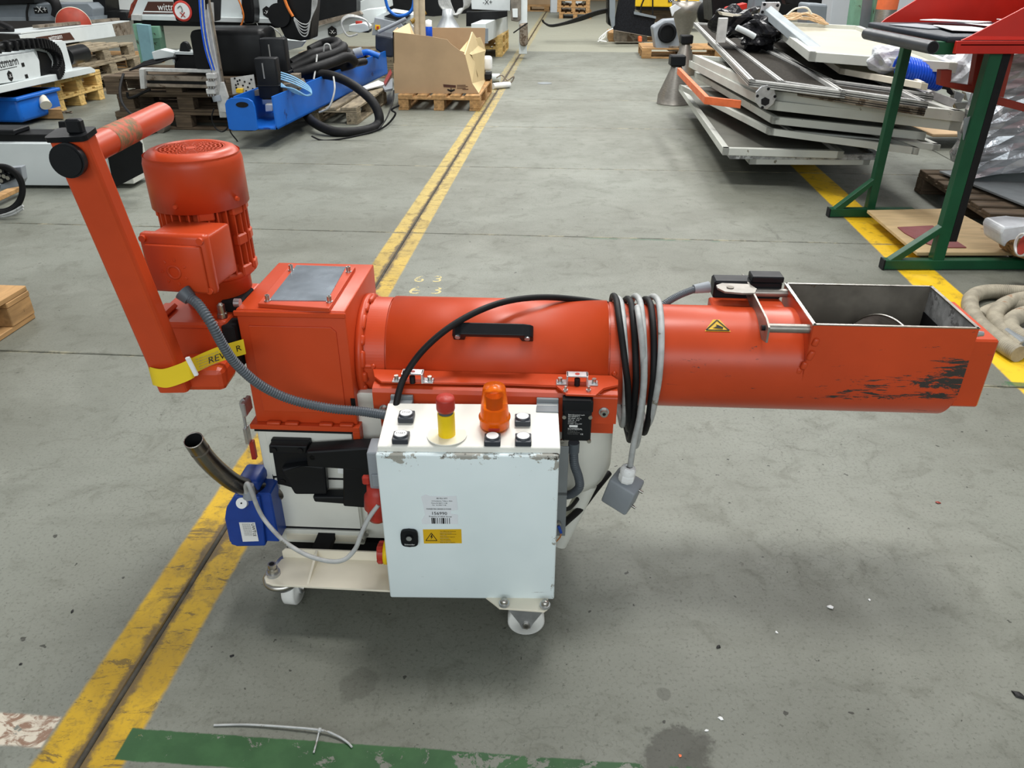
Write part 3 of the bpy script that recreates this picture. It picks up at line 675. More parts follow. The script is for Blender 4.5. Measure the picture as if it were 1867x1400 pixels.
def clampb(xa, xb, name):
    pa = Lz(*xa, ZF+.006); pb_ = Lz(*xb, ZF+.006); w_ = pb_.x-pa.x; y_ = (pa.y+pb_.y)/2
    b = L(); b.bb((pa.x-.008, y_-.011, ZF+.005), (pa.x+.016, y_+.011, ZF+.008), m_zinc, .001); b.bb((pb_.x-.016, y_-.011, ZF+.005), (pb_.x+.008, y_+.011, ZF+.008), m_zinc, .001)
    b.bb((pa.x+.013, y_-.011, ZF+.005), (pa.x+.016, y_+.011, ZF+.026), m_zinc); b.bb((pb_.x-.016, y_-.011, ZF+.005), (pb_.x-.013, y_+.011, ZF+.026), m_zinc)
    b.bb((pa.x+.013, y_-.009, ZF+.023), (pb_.x-.013, y_+.013, ZF+.026), m_zinc, .001); mx_ = (pa.x+pb_.x)/2
    b.cyl((mx_, y_-.008, ZF+.005), (mx_, y_-.008, ZF+.020), .006, m_black, 12); b.cyl((mx_, y_+.002, ZF+.0261), (mx_, y_+.002, ZF+.0263), .005, m_red, 10)
    o = b.build(name, gran)
    for q_ in (pa, pb_): b = L(); b.cyl((q_.x, y_, ZF+.008), (q_.x, y_, ZF+.0095), .0066, m_zinc, 14); b.cyl((q_.x, y_, ZF+.0095), (q_.x, y_, ZF+.017), .0046, m_steel, 12); b.build('cap_screw', o)
clampb((723, 693), (784, 694), 'clamp_bracket'); clampb((1021, 697), (1083, 699), 'clamp_bracket')
b = L()
for px in (1031, 1073): p = Lz(px, 713, ZF+.005); b = L(); b.cyl((p.x, p.y, ZF+.005), (p.x, p.y, ZF+.009), .005, m_zinc, 8); b.cyl((p.x, p.y, ZF+.009), (p.x, p.y, ZF+.016), .0028, m_steel, 8); b.build('stud', chan)
for px, py in ((1101, 750), (701, 745), (801, 743)):
    p = cq(px, py); b = L(); b.cyl((p.x, YC, p.z), (p.x, YC-.003, p.z), .0105, m_zinc, 18); b.cyl((p.x, YC-.003, p.z), (p.x, YC-.012, p.z), .0078, m_steel, 16); b.cyl((p.x, YC-.0121, p.z), (p.x, YC-.0123, p.z), .0038, m_dark, 6); b.build('cap_screw', chan)
b = L()
for xa, xb in (((710, 729), (752, 745)), ((978, 735), (1018, 748))):
    b = L(); a0, a1 = Ly(*xa, YC-.02), Ly(*xb, YC-.02); b.bb((a0.x, YC-.045, a1.z-.01), (a1.x, YC-.004, a0.z-.004), m_greyp2, .001); b.bb((a0.x, YC-.010, a1.z-.01), (a1.x, YC-.002, a0.z+.004), m_greyp2, .001); b.build('box_hanger', gran)
# limit switch
sw0, sw1 = Ly(1026, 731, YC-.03), Ly(1077, 807, YC-.03)
b = L(); b.bb((sw0.x, YC-.030, sw0.z-.028), (sw1.x+.001, YC-.002, sw0.z), m_black, .003); b.bb((sw0.x+.001, YC-.034, sw1.z+.004), (sw1.x-.001, YC-.004, sw0.z-.022), m_black, .004)
b.bb((sw0.x+.003, YC-.024, sw1.z), (sw1.x-.003, YC-.006, sw1.z+.01), m_black, .002); lsw = b.build('limit_switch', gran)
b = L(); yy = YC-.0345; W_ = sw1.x-sw0.x; lx = sw0.x+.012
b.bb((lx+.004, yy, sw0.z-.042+.0), (lx+.022, yy+.001, sw0.z-.041), m_dimprint) if False else None
for k, (t, sz) in enumerate((('Betriebsmittel nach', .0042), ('EN 60947-5-1', .0042), ('IEC 60947  AC-15', .0036), ('230V 4A   IP 67', .0036), ('24V DC-13', .0036), ('Ui 500V  Uimp 6kV', .0036))):
    b.text(t, sz, (lx, yy, sw0.z-.030-k*.0042), (1, 0, 0), (0, 0, 1), m_wht)
b.bb((lx+.003, yy, sw0.z-.0585), (lx+.020, yy+.0005, sw0.z-.0535), m_wht); b.text('SCHMERSAL', .0056, (lx, yy, sw0.z-.064), (1, 0, 0), (0, 0, 1), m_wht)
for k, t in enumerate(('Moddinghofe 30', 'D-42279 Wuppertal', 'Made in Germany')): b.text(t, .003, (lx, yy, sw0.z-.068-k*.0036), (1, 0, 0), (0, 0, 1), m_dimprint)
b.text('CE', .005, (lx+.026, yy, sw0.z-.076), (1, 0, 0), (0, 0, 1), m_wht)
b.build('switch_print', lsw)
b = L()
for x_, z_ in ((sw0.x+.004, sw0.z-.035), (sw1.x-.004, sw0.z-.034), (sw0.x+.002, sw1.z+.004), (sw1.x-.004, sw1.z+.006)): b = L(); b.cyl((x_, YC-.036, z_), (x_, YC-.030, z_), .0042, m_steel, 12); b.build('screw', lsw)
b = L(); b.bb(Ly(1026, 722, YC-.01), Ly(1078, 731, YC-.03), m_dark); b.build('switch_gap', lsw)
yb = YC+.0
b = L(); g0 = Ly(1046, 815, yb-.015); b.cyl(g0+Vector((0, 0, .012)), g0-Vector((0, 0, .012)), .012, m_conduit, 14)
b.tube([Ly(1046, 818, yb-.015), Ly(1047, 845, yb-.012), Ly(1055, 870, yb), Ly(1056, 888, yb+.005), Ly(1043, 900, yb+.02), Ly(1030, 903, yb+.03)], .0088, m_conduit, 12, 8, corr=.15, pitch=.0052); b.build('switch_conduit', gran)
# base frame with castors
b = L(); zt_ = .120
def bl(px, py): p = Lz(px, py, zt_); return (p.x, p.y)
bp = [bl(480, 1058), bl(476, 1068), (-.515, -.352), (-.505, -.357), (.060, -.372), (.108, -.372), (.114, -.362), (.114, -.25), (-.50, -.25), (-.512, -.26), bl(484, 1028)]
bp = [(-.523, -.320), (-.515, -.334), (-.498, -.341), (-.04, -.346), (-.005, -.381), (.088, -.385), (.095, -.378), (.098, -.25), (-.49, -.25), (-.505, -.262), (-.508, -.285), (-.520, -.302)]
b.ext([(x_, y_, zt_-.005) for x_, y_ in bp], (0, 0, .005), m_cream, .001)
b.ext([(-.503, -.254, .115), (.098, -.254, .115), (.098, -.254, .144), (-.495, -.254, .144), (-.503, -.254, .136)], (0, .005, 0), m_cream, .001)
b.ext([(-.425, -.335, zt_), (-.425, -.252, zt_), (-.425, -.252, zt_+.024)], (.005, 0, 0), m_cream)
b.bb((-.49, .20, .115), (.114, .30, .12), m_cream); b.bb((-.49, .20, .12), (.114, .205, .165), m_cream)
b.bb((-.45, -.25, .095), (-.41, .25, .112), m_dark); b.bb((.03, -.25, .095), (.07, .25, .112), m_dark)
b.bb((-.54, -.14, .045), (.05, .2, .072), m_dark)  # slab and crossbars coloured dark to paint the shade under the cabinet
frame = b.build('base_frame', gran)
b = L(); p = Lz(499, 1047, .12); b.cyl((p.x, p.y, .12), (p.x, p.y, .128), .015, m_zinc, 18); b.cyl((p.x, p.y, .128), (p.x, p.y, .138), .012, m_steel, 6); b.cyl((p.x, p.y, .138), (p.x, p.y, .150), .0088, m_steel, 14); b.cyl((p.x, p.y, .1501), (p.x, p.y, .1503), .006, m_dark, 12); b.build('spindle_nut', frame)
b = L()
for px in (919, 994): p = Ly(px, 1091, -.375); b = L(); b.cyl((p.x, -.372, .121), (p.x, -.372, .127), .011, m_zinc, 16); b.lathe([(0.0085, 0), (.0085, .004), (.006, .009), (0, .010)], (p.x, -.372, .127), (0, 0, 1), m_steel, 16); b.build('dome_nut', frame)
m_nylon = mat('white_nylon', (.72, .72, .68), .4, 0, .08, 20, .03)
def castor(x, y, rz, swivel):
    M = ML @ Matrix.Translation((x, y, 0)) @ Matrix.Rotation(rz, 4, 'Z')
    e = bpy.data.objects.new('castor', None); C.objects.link(e); e.parent = gran
    b = MB(M); b.lathe([(0, -.0155), (.036, -.0155), (.040, -.012), (.040, .012), (.036, .0155), (.014, .0155), (.014, .018), (0, .018)], (0, 0, .040), (0, -1, 0), m_nylon, 36); b.build('wheel', e)
    b = MB(M)
    wf = .045 if not swivel else .022
    for s_ in (-1, 1): b.ext([(-wf, s_*.019, .094), (wf, s_*.019, .094), (.014, s_*.019, .045), (.009, s_*.019, .028), (-.009, s_*.019, .028), (-.014, s_*.019, .045)], (0, s_*.003, 0), m_zinc, .001)
    if not swivel: b.bb((-.046, -.022, .094), (.046, .022, .098), m_zinc)
    b.lathe([(0, .0), (.030, 0), (.034, .005), (.034, .012), (.028, .017), (0, .017)], (0, 0, .098), (0, 0, 1), m_zinc, 28)
    if swivel: b.lathe([(.0, 0), (.030, 0), (.037, .004), (.037, .010), (.030, .015), (0, .015)], (-.015*0, 0, .086), (0, 0, 1), m_steel, 28)
    b.build('fork', e); b = MB(M); b.cyl((0, -.027, .040), (0, .027, .040), .0045, m_steel, 12); b.cyl((0, -.022, .040), (0, -.027, .040), .0085, m_steel, 6); b.build('axle', e)
castor(.049, -.327, .06, False)
castor(-.487, -.262, 1.5, True)
b = L(); b.lathe([(0, 0), (.034, 0), (.0415, .005), (.0415, .011), (.036, .016), (0, .016)], (-.490, -.303, .098), (0, 0, 1), m_steel, 36); b.lathe([(.0, -.012), (.030, -.010), (.036, 0)], (-.490, -.303, .098), (0, 0, 1), m_zinc, 30); b.build('swivel_bearing', gran); castor(.07, .25, .1, False); castor(-.45, .25, .4, True)
# blue drain motor and bent steel pipe
PUF = -.215; pq = lambda px, py, y_=PUF: (lambda p: Vector((p.x, y_, p.z)))(Ly(px, py, PUF))
b = L(); outl = ((428, 903), (453, 893), (474, 899), (482, 932), (480, 997), (432, 996), (425, 990), (418, 988), (411, 960), (409, 940), (412, 925))
b.ext([pq(*q_) for q_ in ((427, 904), (472, 906), (478, 940), (484, 996), (430, 997), (424, 990), (418, 989), (409, 946), (412, 926))], (0, .095, 0), m_blue, .004)
b.bb(pq(484, 996)+Vector((-.02, .01, .005)), pq(490, 905)+Vector((.0, .085, 0)), m_blue, .003)
b.box(pq(450, 900)+Vector((0, .045, .012)), (.05, .07, .03), m_blue, .008, None, 2); pump = b.build('drain_actuator', gran, 'blue moulded actuator')
b = L(); p = pq(443, 916, PUF-.004); b.cyl(p+Vector((0, .014, -.004)), p+Vector((0, -.004, .004)), .0125, m_white_plain, 24); b.cyl(p+Vector((0, -.0042, .0042)), p+Vector((0, -.0046, .0046)), .002, m_dark, 8); b.cyl(p+Vector((0, .03, -.02)), p+Vector((0, .010, -.003)), .013, m_blue, 20); b.build('round_cap', gran)
b = L(); ql = [pq(*q_, PUF-.001) for q_ in ((436, 952), (465, 952), (472, 986), (443, 987))]
b.ext(ql, (0, .0008, 0), m_wht)
rr = (ql[2]-ql[1]).normalized(); uu = (ql[1]-ql[0]).normalized(); o0 = ql[0]+Vector((0, -.0012, 0))
b.text('UWT', .011, ql[1]-uu*.009+rr*.002+Vector((0, -.0010, 0)), rr, uu, m_blk); b.text('CE', .009, ql[1]-uu*.009+rr*.028+Vector((0, -.0010, 0)), rr, uu, m_blk)
for k in range(6): b.text('Type 230V 50Hz 15W 0.1A IP 65', .0026, ql[1]-uu*(.013+.0033*k)+rr*.002+Vector((0, -.0010, 0)), rr, uu, m_blk)
b.build('type_plate', gran)
b = MB(); pp = lambda px, py, Y: V(px, py, Y)
pipe = [pp(353, 803, 1.29), pp(362, 817, 1.30), pp(378, 838, 1.31), pp(403, 862, 1.33), pp(432, 882, 1.36), pp(470, 893, 1.40), pp(510, 897, 1.44)]
b.tube(pipe, .0195, m_steelp := mat('blued_steel_pipe', (.25, .23, .21), .3, 1, .3, 12, .03), 24, 8, caps=False); b.tube(pipe[:4], .0175, m_dark, 20, 8, caps=False)
P_ = catmull(pipe, 8); 
b.lathe([(.0195, 0), (.0195, .002), (.0175, .002), (.0175, 0), (.0195, 0)], P_[0], P_[0]-P_[1], m_steel, 24); b.cyl(P_[9], P_[10], .0200, m_rustst, 24)
b.build('drain_pipe', gran)
b = MB(); b.cyl(pp(455, 906, 1.34), pp(455, 884, 1.34), .014, m_greyp, 14, .009); b.build('cable_gland', gran)
b = MB(); b.tube([pp(452, 905, 1.34), pp(448, 888, 1.325), pp(452, 882, 1.315), pp(460, 900, 1.31), pp(472, 930, 1.31), pp(488, 955, 1.30), pp(520, 988, 1.26), pp(560, 1012, 1.23), pp(600, 1023, 1.215), pp(628, 1020, 1.21), pp(648, 1000, 1.215), pp(658, 975, 1.22), pp(672, 945, 1.23), pp(690, 920, 1.235)], .0048, m_greyc, 10); b.build('drain_cable', gran)
b = L()
for px, py in ((669, 971), (662, 982)): p = Ly(px, py, -.15); b = L(); b.cyl(p, p-Vector((0, .008, 0)), .006, m_steel, 10); b.build('bolt', frame)

# ------------------------------------------------------------ control box (its own slight turn)
BX0, BX1, BY0, BY1, BZ0, BZ1 = -.258, .093, 1.198, 1.345, .116, .500
BM = Matrix.Translation((0, 1.2, 0)) @ Matrix.Rotation(math.radians(-.9), 4, 'Z') @ Matrix.Translation((0, -1.2, 0))
def BB(): return MB(BM)
b = BB(); b.bb((BX0+.006, BY0+.022, BZ0+.006), (BX1-.004, BY1, BZ1-.012), m_panelw, .003)
# sloped lid with operating elements
zf, zb = .492, .508
lid = [(BX0+.004, BY0+.012), (BX1-.002, BY0+.012), (BX1-.004, BY1), (BX0+.010, BY1)]
b.ext([(BX0+.003, BY0+.010, .478), (BX0+.003, BY0+.010, zf), (BX0+.003, BY0+.014, zf+.002), (BX0+.003, BY1, zb), (BX0+.003, BY1, .478)], (BX1-BX0-.005, 0, 0), m_panelw, .002)
cb = b.build('control_box', gran)
b = BB(); b.bb((BX0, BY0, BZ0), (BX1-.004, BY0+.022, .482), m_boxg, .004, 2); b.build('cabinet_door', cb)
def lidz(y_): return zf+.002+(zb-zf-.002)*(y_-BY0-.014)/(BY1-BY0-.014)
def onlid(px, py, h=0):
    z_ = .50
    for _ in range(4): p = G(px, py, z_+h); q_ = BM.inverted() @ p; z_ = lidz(q_.y)
    return Vector((q_.x, q_.y, z_))
for k, (px, py, t) in enumerate(((741, 759, 'STOP'), (731, 797, 'START'), (953, 765, ''), (898, 801, ''), (954, 801, ''))):
    p = onlid(px, py, .007); b = BB()
    b.ext([(p.x-.0155, p.y-.0155, p.z), (p.x+.0155, p.y-.0155, p.z), (p.x+.0155, p.y+.0155, p.z), (p.x-.0155, p.y+.0155, p.z)], (0, 0, .012), m_greyblk := plain('slate_bezel', (.035, .04, .05), .4), .002)
    b.cyl(p+Vector((0, 0, .012)), p+Vector((0, 0, .0155)), .0150, m_greyblk, 28, .0135); b.cyl(p+Vector((0, 0, .0155)), p+Vector((0, 0, .0162)), .0118, m_white_plain, 28)
    if t: b.text(t, .0068 if t == 'STOP' else .0062, p+Vector((0, -.002, .0163)), (1, 0, 0), (0, 1, 0), m_blk, align='CENTER')
    b.build('push_button', cb)
p = onlid(815, 793, .0); ez = p.z
b = BB(); b.cyl(p, p+Vector((0, 0, .0015)), .0385, m_panelw, 40); b.cyl(p+Vector((0, 0, .0015)), p+Vector((0, 0, .0018)), .037, mat('faded_yellow_disc', rgb(238, 232, 205), .5, 0, .08, 18, 0), 40)
b.build('emergency_stop_plate', cb)
b = BB(); b.cyl(p, p+Vector((0, 0, .050)), .0165, m_yel, 28); b.cyl(p+Vector((0, 0, .050)), p+Vector((0, 0, .056)), .0145, m_conduit, 24)
b.lathe([(0, .056), (.0165, .056), (.0178, .060), (.0178, .080), (.0165, .084), (.0, .0855)], p, (0, 0, 1), m_red, 32)
b.lathe([(.0, .0), (.001, 0)], p+Vector((0, 0, .086)), (0, 0, 1), m_red, 6); b.build('emergency_stop', cb, 'red mushroom button on a yellow collar')
p = onlid(902, 778, .0)
b = BB(); b.lathe([(0, 0), (.027, 0), (.029, .004), (.029, .020), (.031, .022), (.031, .026), (.028, .028)], p, (0, 0, 1), m_amber, 32)
b.lathe([(.028, .028), (.0265, .045), (.0235, .075), (.022, .086), (.020, .091), (.0, .094)], p, (0, 0, 1), m_amber, 32)
b.cyl(p+Vector((0, 0, .002)), p+Vector((0, 0, .045)), .019, m_amberin, 20); b.cyl(p+Vector((0, 0, .045)), p+Vector((0, 0, .07)), .012, m_red, 16)
b.box(p+Vector((0, -.0295, .011)), (.022, .002, .007), m_red, .001)
b.build('beacon_lamp', cb, 'amber warning beacon')
# asset label, warning label, lock on the door
yd = BY0-.0006
def dq(px, py): q_ = BM.inverted() @ hit(px, py, BM.to_3x3() @ Vector((0, 1, 0)), (BM.to_3x3() @ Vector((0, 1, 0))).dot(BM @ Vector((0, BY0, 0)))); return Vector((q_.x, yd, q_.z))
b = BB(); m_lab = mat('label_paper', rgb(222, 226, 230), .5, 0, .03, 30, 0)
b.ext([dq(*q_) for q_ in ((770, 955), (769, 948), (775, 938), (772, 922), (768, 905), (776, 901), (784, 904), (832, 904), (834, 918), (835, 929), (822, 931), (822, 936), (835, 938), (835, 955))], (0, .0005, 0), m_lab)
T = lambda t, sz, px, py, m_=m_blk, al='CENTER', xs_=1.0: b.text(t, sz, dq(px, py)-Vector((0, .0004, 0)), (1, 0, 0), (0, 0, 1), m_, align=al, xs=xs_)
T('BE-FILL KFT', .0042, 806, 909); T('H-Kecskemet, Talfaja u. 90/A', .0034, 806, 913.5); T('Phone 06 20571 11 88', .0034, 801, 917.5); T('Fax   06 2036 71 86', .0034, 801, 921)
T('WANNER MINI GRINDER D3 POWER', .0048, 800, 928.5, xs_=.62); T('156990', .0105, 801, 937.8); T('Property of USUS Group', .0044, 803, 942)
x_ = dq(787, 950).x; za, zb_ = dq(787, 954).z, dq(787, 943.5).z; k = 0
wds = [1.4, .7, 2.4, .7, .8, 1.8, .9, 2.2, .8, 1.6, 1.0, .8, 2.4, 1.2, .7, 1.8, .8, 2.2, .8]
for i, wd in enumerate(wds):
    wd *= .00145
    if i % 2 == 0: b.add([(x_, yd-.0005, za), (x_+wd, yd-.0005, za), (x_+wd, yd-.0005, zb_), (x_, yd-.0005, zb_)], [(0, 1, 2, 3)], m_blk)
    x_ += wd
b.build('asset_label', cb, 'torn white barcode label')
b = BB(); q4 = [dq(*q_) for q_ in ((771, 965), (841, 964.5), (842, 990), (773, 990.5))]; b.ext(q4, (0, .0005, 0), m_ysign, 0)
def tri(b, A, B_, C_, w_, m_):
    for p0, p1 in ((A, B_), (B_, C_), (C_, A)):
        d = (p1-p0).normalized(); nn = Vector((0, 1, 0)).cross(d)*w_/2
        b.add([p0-nn, p1-nn, p1+nn, p0+nn], [(0, 1, 2, 3)], m_)
off = Vector((0, -.0004, 0)); tri(b, dq(776.5, 985)+off, dq(797, 985)+off, dq(786.5, 971)+off, .0014, m_blk)
zz = [dq(787, 973.5), dq(784.5, 979), dq(787, 979), dq(785.5, 983.5), dq(789.5, 977.5), dq(787.2, 977.5), dq(788.8, 973.8)]
b.add([q_+off*1.2 for q_ in zz], [(0, 1, 2, 5, 6), (2, 3, 4, 5)], m_blk)
for k, t in enumerate(('Vor Offnen des Gehauses', 'Netzstecker ziehen', 'Before opening disconnect', 'mains plug', 'Avant d ouvrir l appareil', 'retirer la fiche', 'Voor het openen', 'stekker uittrekken', 'Antes de abrir el aparato')):
    T(t, .0030, 802.5, 968.5+k*2.5, m_dimprint if k % 2 else m_blk, 'LEFT')
b.build('warning_label', cb, 'yellow electric shock warning label')
b = BB(); c_ = dq(747, 978); hx, hz = .0175, .0212; oct_ = []
for k in range(24):
    t = 2*PI*k/24; ct, st_ = math.cos(t), math.sin(t); oct_.append(c_+Vector((hx*math.copysign(abs(ct)**.5, ct), 0, hz*math.copysign(abs(st_)**.5, st_))))
b.ext(oct_, (0, -.007, 0), m_black, .0015); b.cyl(c_+Vector((0, -.007, .003)), c_+Vector((0, -.010, .003)), .0078, m_black, 24); b.cyl(c_+Vector((0, -.0101, .003)), c_+Vector((0, -.0104, .003)), .0056, m_zinc, 20)
b.text('Schneider', .0052, c_+Vector((0, -.0075, -.0155)), (1, 0, 0), (0, 0, 1), m_wht, align='CENTER'); b.build('door_lock', cb, 'black cabinet lock')
# left side: grey socket with red plug, main switch
b = BB(); b.bb((BX0-.028, BY0+.045, .34), (BX0+.006, BY0+.10, .455), m_greyp, .004, 2); b.bb((BX0-.022, BY0+.040, .375), (BX0-.004, BY0+.05, .405), m_greyp, .002); b.build('side_socket', cb)
b = BB(); rp = BX0-.022; b.lathe([(0, 0), (.017, 0), (.020, .008), (.020, .022), (.027, .03), (.027, .058), (.022, .066), (.022, .085), (0, .085)], (rp, BY0+.055, .283), (.08, .05, 1), m_red, 24)
b.bb((rp-.022, BY0+.05, .372), (rp-.006, BY0+.062, .392), m_red, .003); b.build('red_plug', cb)
b = BB(); b.bb((BX0-.006, BY0+.028, .145), (BX0+.008, BY0+.10, .225), m_yel, .003); b.lathe([(0, 0), (.026, 0), (.026, .010), (0, .010)], (BX0-.006, BY0+.062, .187), (-1, 0, 0), m_yel, 28)
ms = b.build('main_switch', cb, 'yellow main switch plate with a red rotary knob')
b = BB()
b.cyl((BX0-.016, BY0+.062, .187), (BX0-.030, BY0+.062, .187), .019, m_red, 24)
for k in range(4):
    t = k*PI/2+.5; b.box((BX0-.023, BY0+.062+.018*math.cos(t), .187+.018*math.sin(t)), (.014, .014, .014), m_red, .003, (t, 0, 0))
b.build('rotary_knob', cb)
# grey back plate, earth screw
b = BB(); b.bb((BX1-.01, BY1-.03, .30), (BX1+.022, BY1-.026, .425), m_greyp2, .001); b.bb((BX1-.01, BY1-.03, .19), (BX1+.022, BY1-.026, .31), m_greyp2, .001); b.build('back_plate', cb)
b = BB(); e_ = Vector((BX1+.006, BY1-.032, .228)); b.cyl(e_, e_-Vector((0, .006, 0)), .006, m_steel, 12); b.tube([e_-Vector((0, .006, .003)), e_+Vector((.004, -.008, -.014)), e_+Vector((.006, -.008, -.020))], .0035, m_blue, 8); b.tube([e_+Vector((.006, -.008, -.020)), e_+Vector((.004, -.006, -.035)), e_+Vector((-.006, 0, -.055))], .0016, plain('copper_wire', (.5, .2, .06), .4), 6); b.build('earth_lead', cb)
# black supply hose from behind the tube over to the box
b = MB(); yt = 1.36
b.tube([pp(1150, 566, 1.60), pp(1100, 553, 1.585), pp(1045, 545, 1.565), pp(985, 542, 1.53), pp(925, 549, 1.50), pp(870, 568, 1.465), pp(815, 600, 1.43), pp(770, 640, 1.405), pp(740, 682, 1.385), pp(728, 712, 1.36), pp(722, 740, 1.345)], .0068, m_rubber, 12)
b.build('supply_hose', gran)
b = MB(); b.tube([pp(1110, 862, 1.55), pp(1085, 893, 1.50), pp(1060, 925, 1.45), pp(1035, 948, 1.40), pp(1012, 968, 1.35)], .0085, m_rubber, 12); b.tube([pp(1020, 930, 1.36), pp(1040, 925, 1.40), pp(1060, 900, 1.47)], .005, m_rubber, 8); b.build('motor_cable', gran)

# ------------------------------------------------------------ mains cable hung over the tube
cab = thing('coiled_power_cable', (.28, 1.5, 0), 'black and grey power cable wound over the orange tube with a hanging grey connector', 'cable')
loops = [  # x at top, x at bottom, drop below tube centre (front), colour
    (.236, .256, .150, 'g'), (.226, .272, .152, 'b'), (.258, .276, .188, 'b'), (.276, .290, .192, 'g'), (.299, .306, .168, 'b'), (.316, .309, .140, 'g')]
for i, (xa, xb, dr, colr) in enumerate(loops):
    r = R_+.010+.006*(i % 2); pts = []
    for k in range(24):
        t = 2*PI*k/24   # t=0 top, going to the front
        y_ = -math.sin(t)*(r+.004); z_ = math.cos(t)*r
        if z_ < 0: z_ *= dr/R_*1.05; y_ *= .95
        f = (1-math.cos(t))/2; pts.append(ML @ Vector((xa+(xb-xa)*f+(.012 if t > PI else 0)*math.sin(t), y_, ZC+z_)))
    b = MB(); b.tube(pts, .0070, m_rubber if colr == 'b' else m_greyc, 10, 4, closed=True); b.build('cable_loop', cab)
b = MB(); b.tube([pp(1162, 560, 1.50), pp(1166, 585, 1.440), pp(1172, 640, 1.415), pp(1173, 700, 1.41), pp(1166, 760, 1.405), pp(1156, 805, 1.405), pp(1149, 850, 1.405)], .0066, m_greyc, 12); b.build('cable_tail', cab)
b = MB(); g = pp(1143, 868, 1.40); axg = Vector((.10, .0, 1)).normalized()
b.lathe([(0, -.012), (.0165, -.012), (.0185, -.006), (.0185, .004), (.0165, .010), (.0175, .014), (.0175, .020), (.014, .026), (.009, .027), (.009, .02)], g, axg, m_white_plain, 8, False); b.lathe([(.0172, .008), (.0180, .013), (.0165, .022), (.011, .027), (.008, .0265)], g, axg, m_white_plain, 24); b.build('cable_gland', cab)
cc = pp(1137, 893, 1.405)+Vector((0, .012, -.012)); RM = Matrix.Translation(cc) @ Matrix.Rotation(-.55, 4, 'Z') @ Matrix.Rotation(.28, 4, 'Y') @ Matrix.Rotation(.1, 4, 'X')
b = MB(RM); b.box((0, 0, 0), (.066, .056, .078), m_greyp, .005, None, 2)
b.build('connector_housing', cab)
b = MB(RM)
for z_ in (-.028, .028): b = MB(RM); b.cyl((.033, .002, z_), (.043, .002, z_), .0035, m_steel, 10); b.build('locking_pin', cab)
# ============================================================ surroundings
RZ = Matrix.Rotation(-TH, 4, 'Z')
m_wood = mat('pallet_wood', rgb(172, 134, 88), .75, 0, .3, 5, .25, stretch=(1, 6, 6), wear=rgb(120, 90, 60), wearamt=.62, wsc=9)
m_woody = mat('yellowed_pallet_wood', rgb(205, 172, 106), .75, 0, .25, 5, .25, stretch=(1, 6, 6), wear=rgb(150, 115, 70), wearamt=.64, wsc=9)
m_woodg = mat('weathered_pallet_wood', rgb(140, 128, 106), .85, 0, .35, 5, .3, stretch=(1, 6, 6), wear=rgb(70, 60, 48), wearamt=.60, wsc=9)
m_woodd = mat('dark_old_pallet_wood', rgb(92, 78, 62), .85, 0, .35, 5, .3, stretch=(1, 6, 6))
m_alu = mat('aluminium_profile', (.56, .56, .54), .4, .35, .15, 20, .04)
m_alud = mat('dirty_aluminium_profile', (.24, .20, .155), .5, .4, .35, 12, .06, wear=(.10, .07, .045), wearamt=.55, wsc=8)
m_robw = mat('machine_cover_white', rgb(205, 212, 212), .42, 0, .05, 4, .03)
m_robg = mat('machine_cover_grey', rgb(120, 128, 134), .45, 0, .08, 5, .03)
m_blk2 = mat('machine_black_cover', (.006, .0065, .007), .38, 0, .3, 6, .05)
m_blue2 = mat('beam_blue', rgb(18, 98, 190), .42, 0, .12, 3, .04, wear=rgb(20, 60, 130), wearamt=.64, wsc=4)
m_green = mat('dark_green_paint', rgb(14, 74, 46), .42, 0, .15, 8, .05)
m_mint = mat('mint_green_paint', rgb(120, 165, 140), .5, 0, .15, 8, .06, wear=rgb(70, 70, 60), wearamt=.62, wsc=12)
m_mintb = mat('pale_blue_green_paint', rgb(120, 160, 168), .5, 0, .1, 8, .06)
m_card = mat('corrugated_cardboard', rgb(172, 146, 114), .8, 0, .10, 3, .08)
m_cardl = mat('cardboard_inside', rgb(214, 192, 146), .8, 0, .08, 4, .05)
m_sredd = mat('stand_red_paint', rgb(178, 34, 22), .42, 0, .1, 6, .04)
m_bred = mat('bracket_red_brown', rgb(134, 44, 30), .5, 0, .12, 8, .05)
m_navy = mat('dark_foam_board', (.018, .024, .036), .5, 0, .2, 9, .05)
m_frame = mat('panel_frame_paint', rgb(192, 194, 186), .48, 0, .08, 5, .05, wear=rgb(120, 115, 100), wearamt=.67, wsc=10)
m_sheet = mat('dark_panel_sheet', rgb(112, 112, 104), .5, .1, .15, 3, .03)
m_sheetw = mat('cream_panel_sheet', rgb(184, 181, 164), .5, 0, .05, 3, .03)
m_safety = mat('signal_orange_paint', rgb(226, 112, 66), .5, 0, .15, 9, .04)
m_film = mat('stretch_film', (.36, .38, .40), .18, .35, .5, 5, .6, stretch=(1, .6, 5), wear=(.85, .87, .9), wearamt=.58, wsc=9)
m_bag = mat('black_refuse_film', (.012, .012, .014), .22, 0, .4, 10, .5)
m_poly = mat('milky_film', (.68, .71, .74), .35, 0, .15, 9, .3)
m_paper = mat('paper_sheet', (.75, .76, .76), .6, 0, .05, 9, 0)
m_coil = plain('blue_coil_hose', rgb(25, 85, 215), .25)
m_mesh = mat('black_mesh_panel', (.009, .010, .013), .5, .2, .5, 60, .5)
m_yelm = mat('machine_yellow', rgb(226, 186, 30), .45, 0, .08, 6, .04)
m_beigeh = mat('dusty_suction_hose', rgb(158, 150, 132), .7, 0, .25, 18, .2, wear=rgb(150, 122, 98), wearamt=.62, wsc=8)
m_ply = mat('plywood', rgb(198, 172, 128), .65, 0, .14, 4, .1, stretch=(1, 5, 1), wear=rgb(140, 112, 76), wearamt=.66, wsc=7)
m_plyred = mat('red_phenolic_sheet', rgb(140, 72, 72), .45, 0, .08, 12, .05)
m_orgcab = plain('orange_cable', rgb(214, 120, 50), .5)
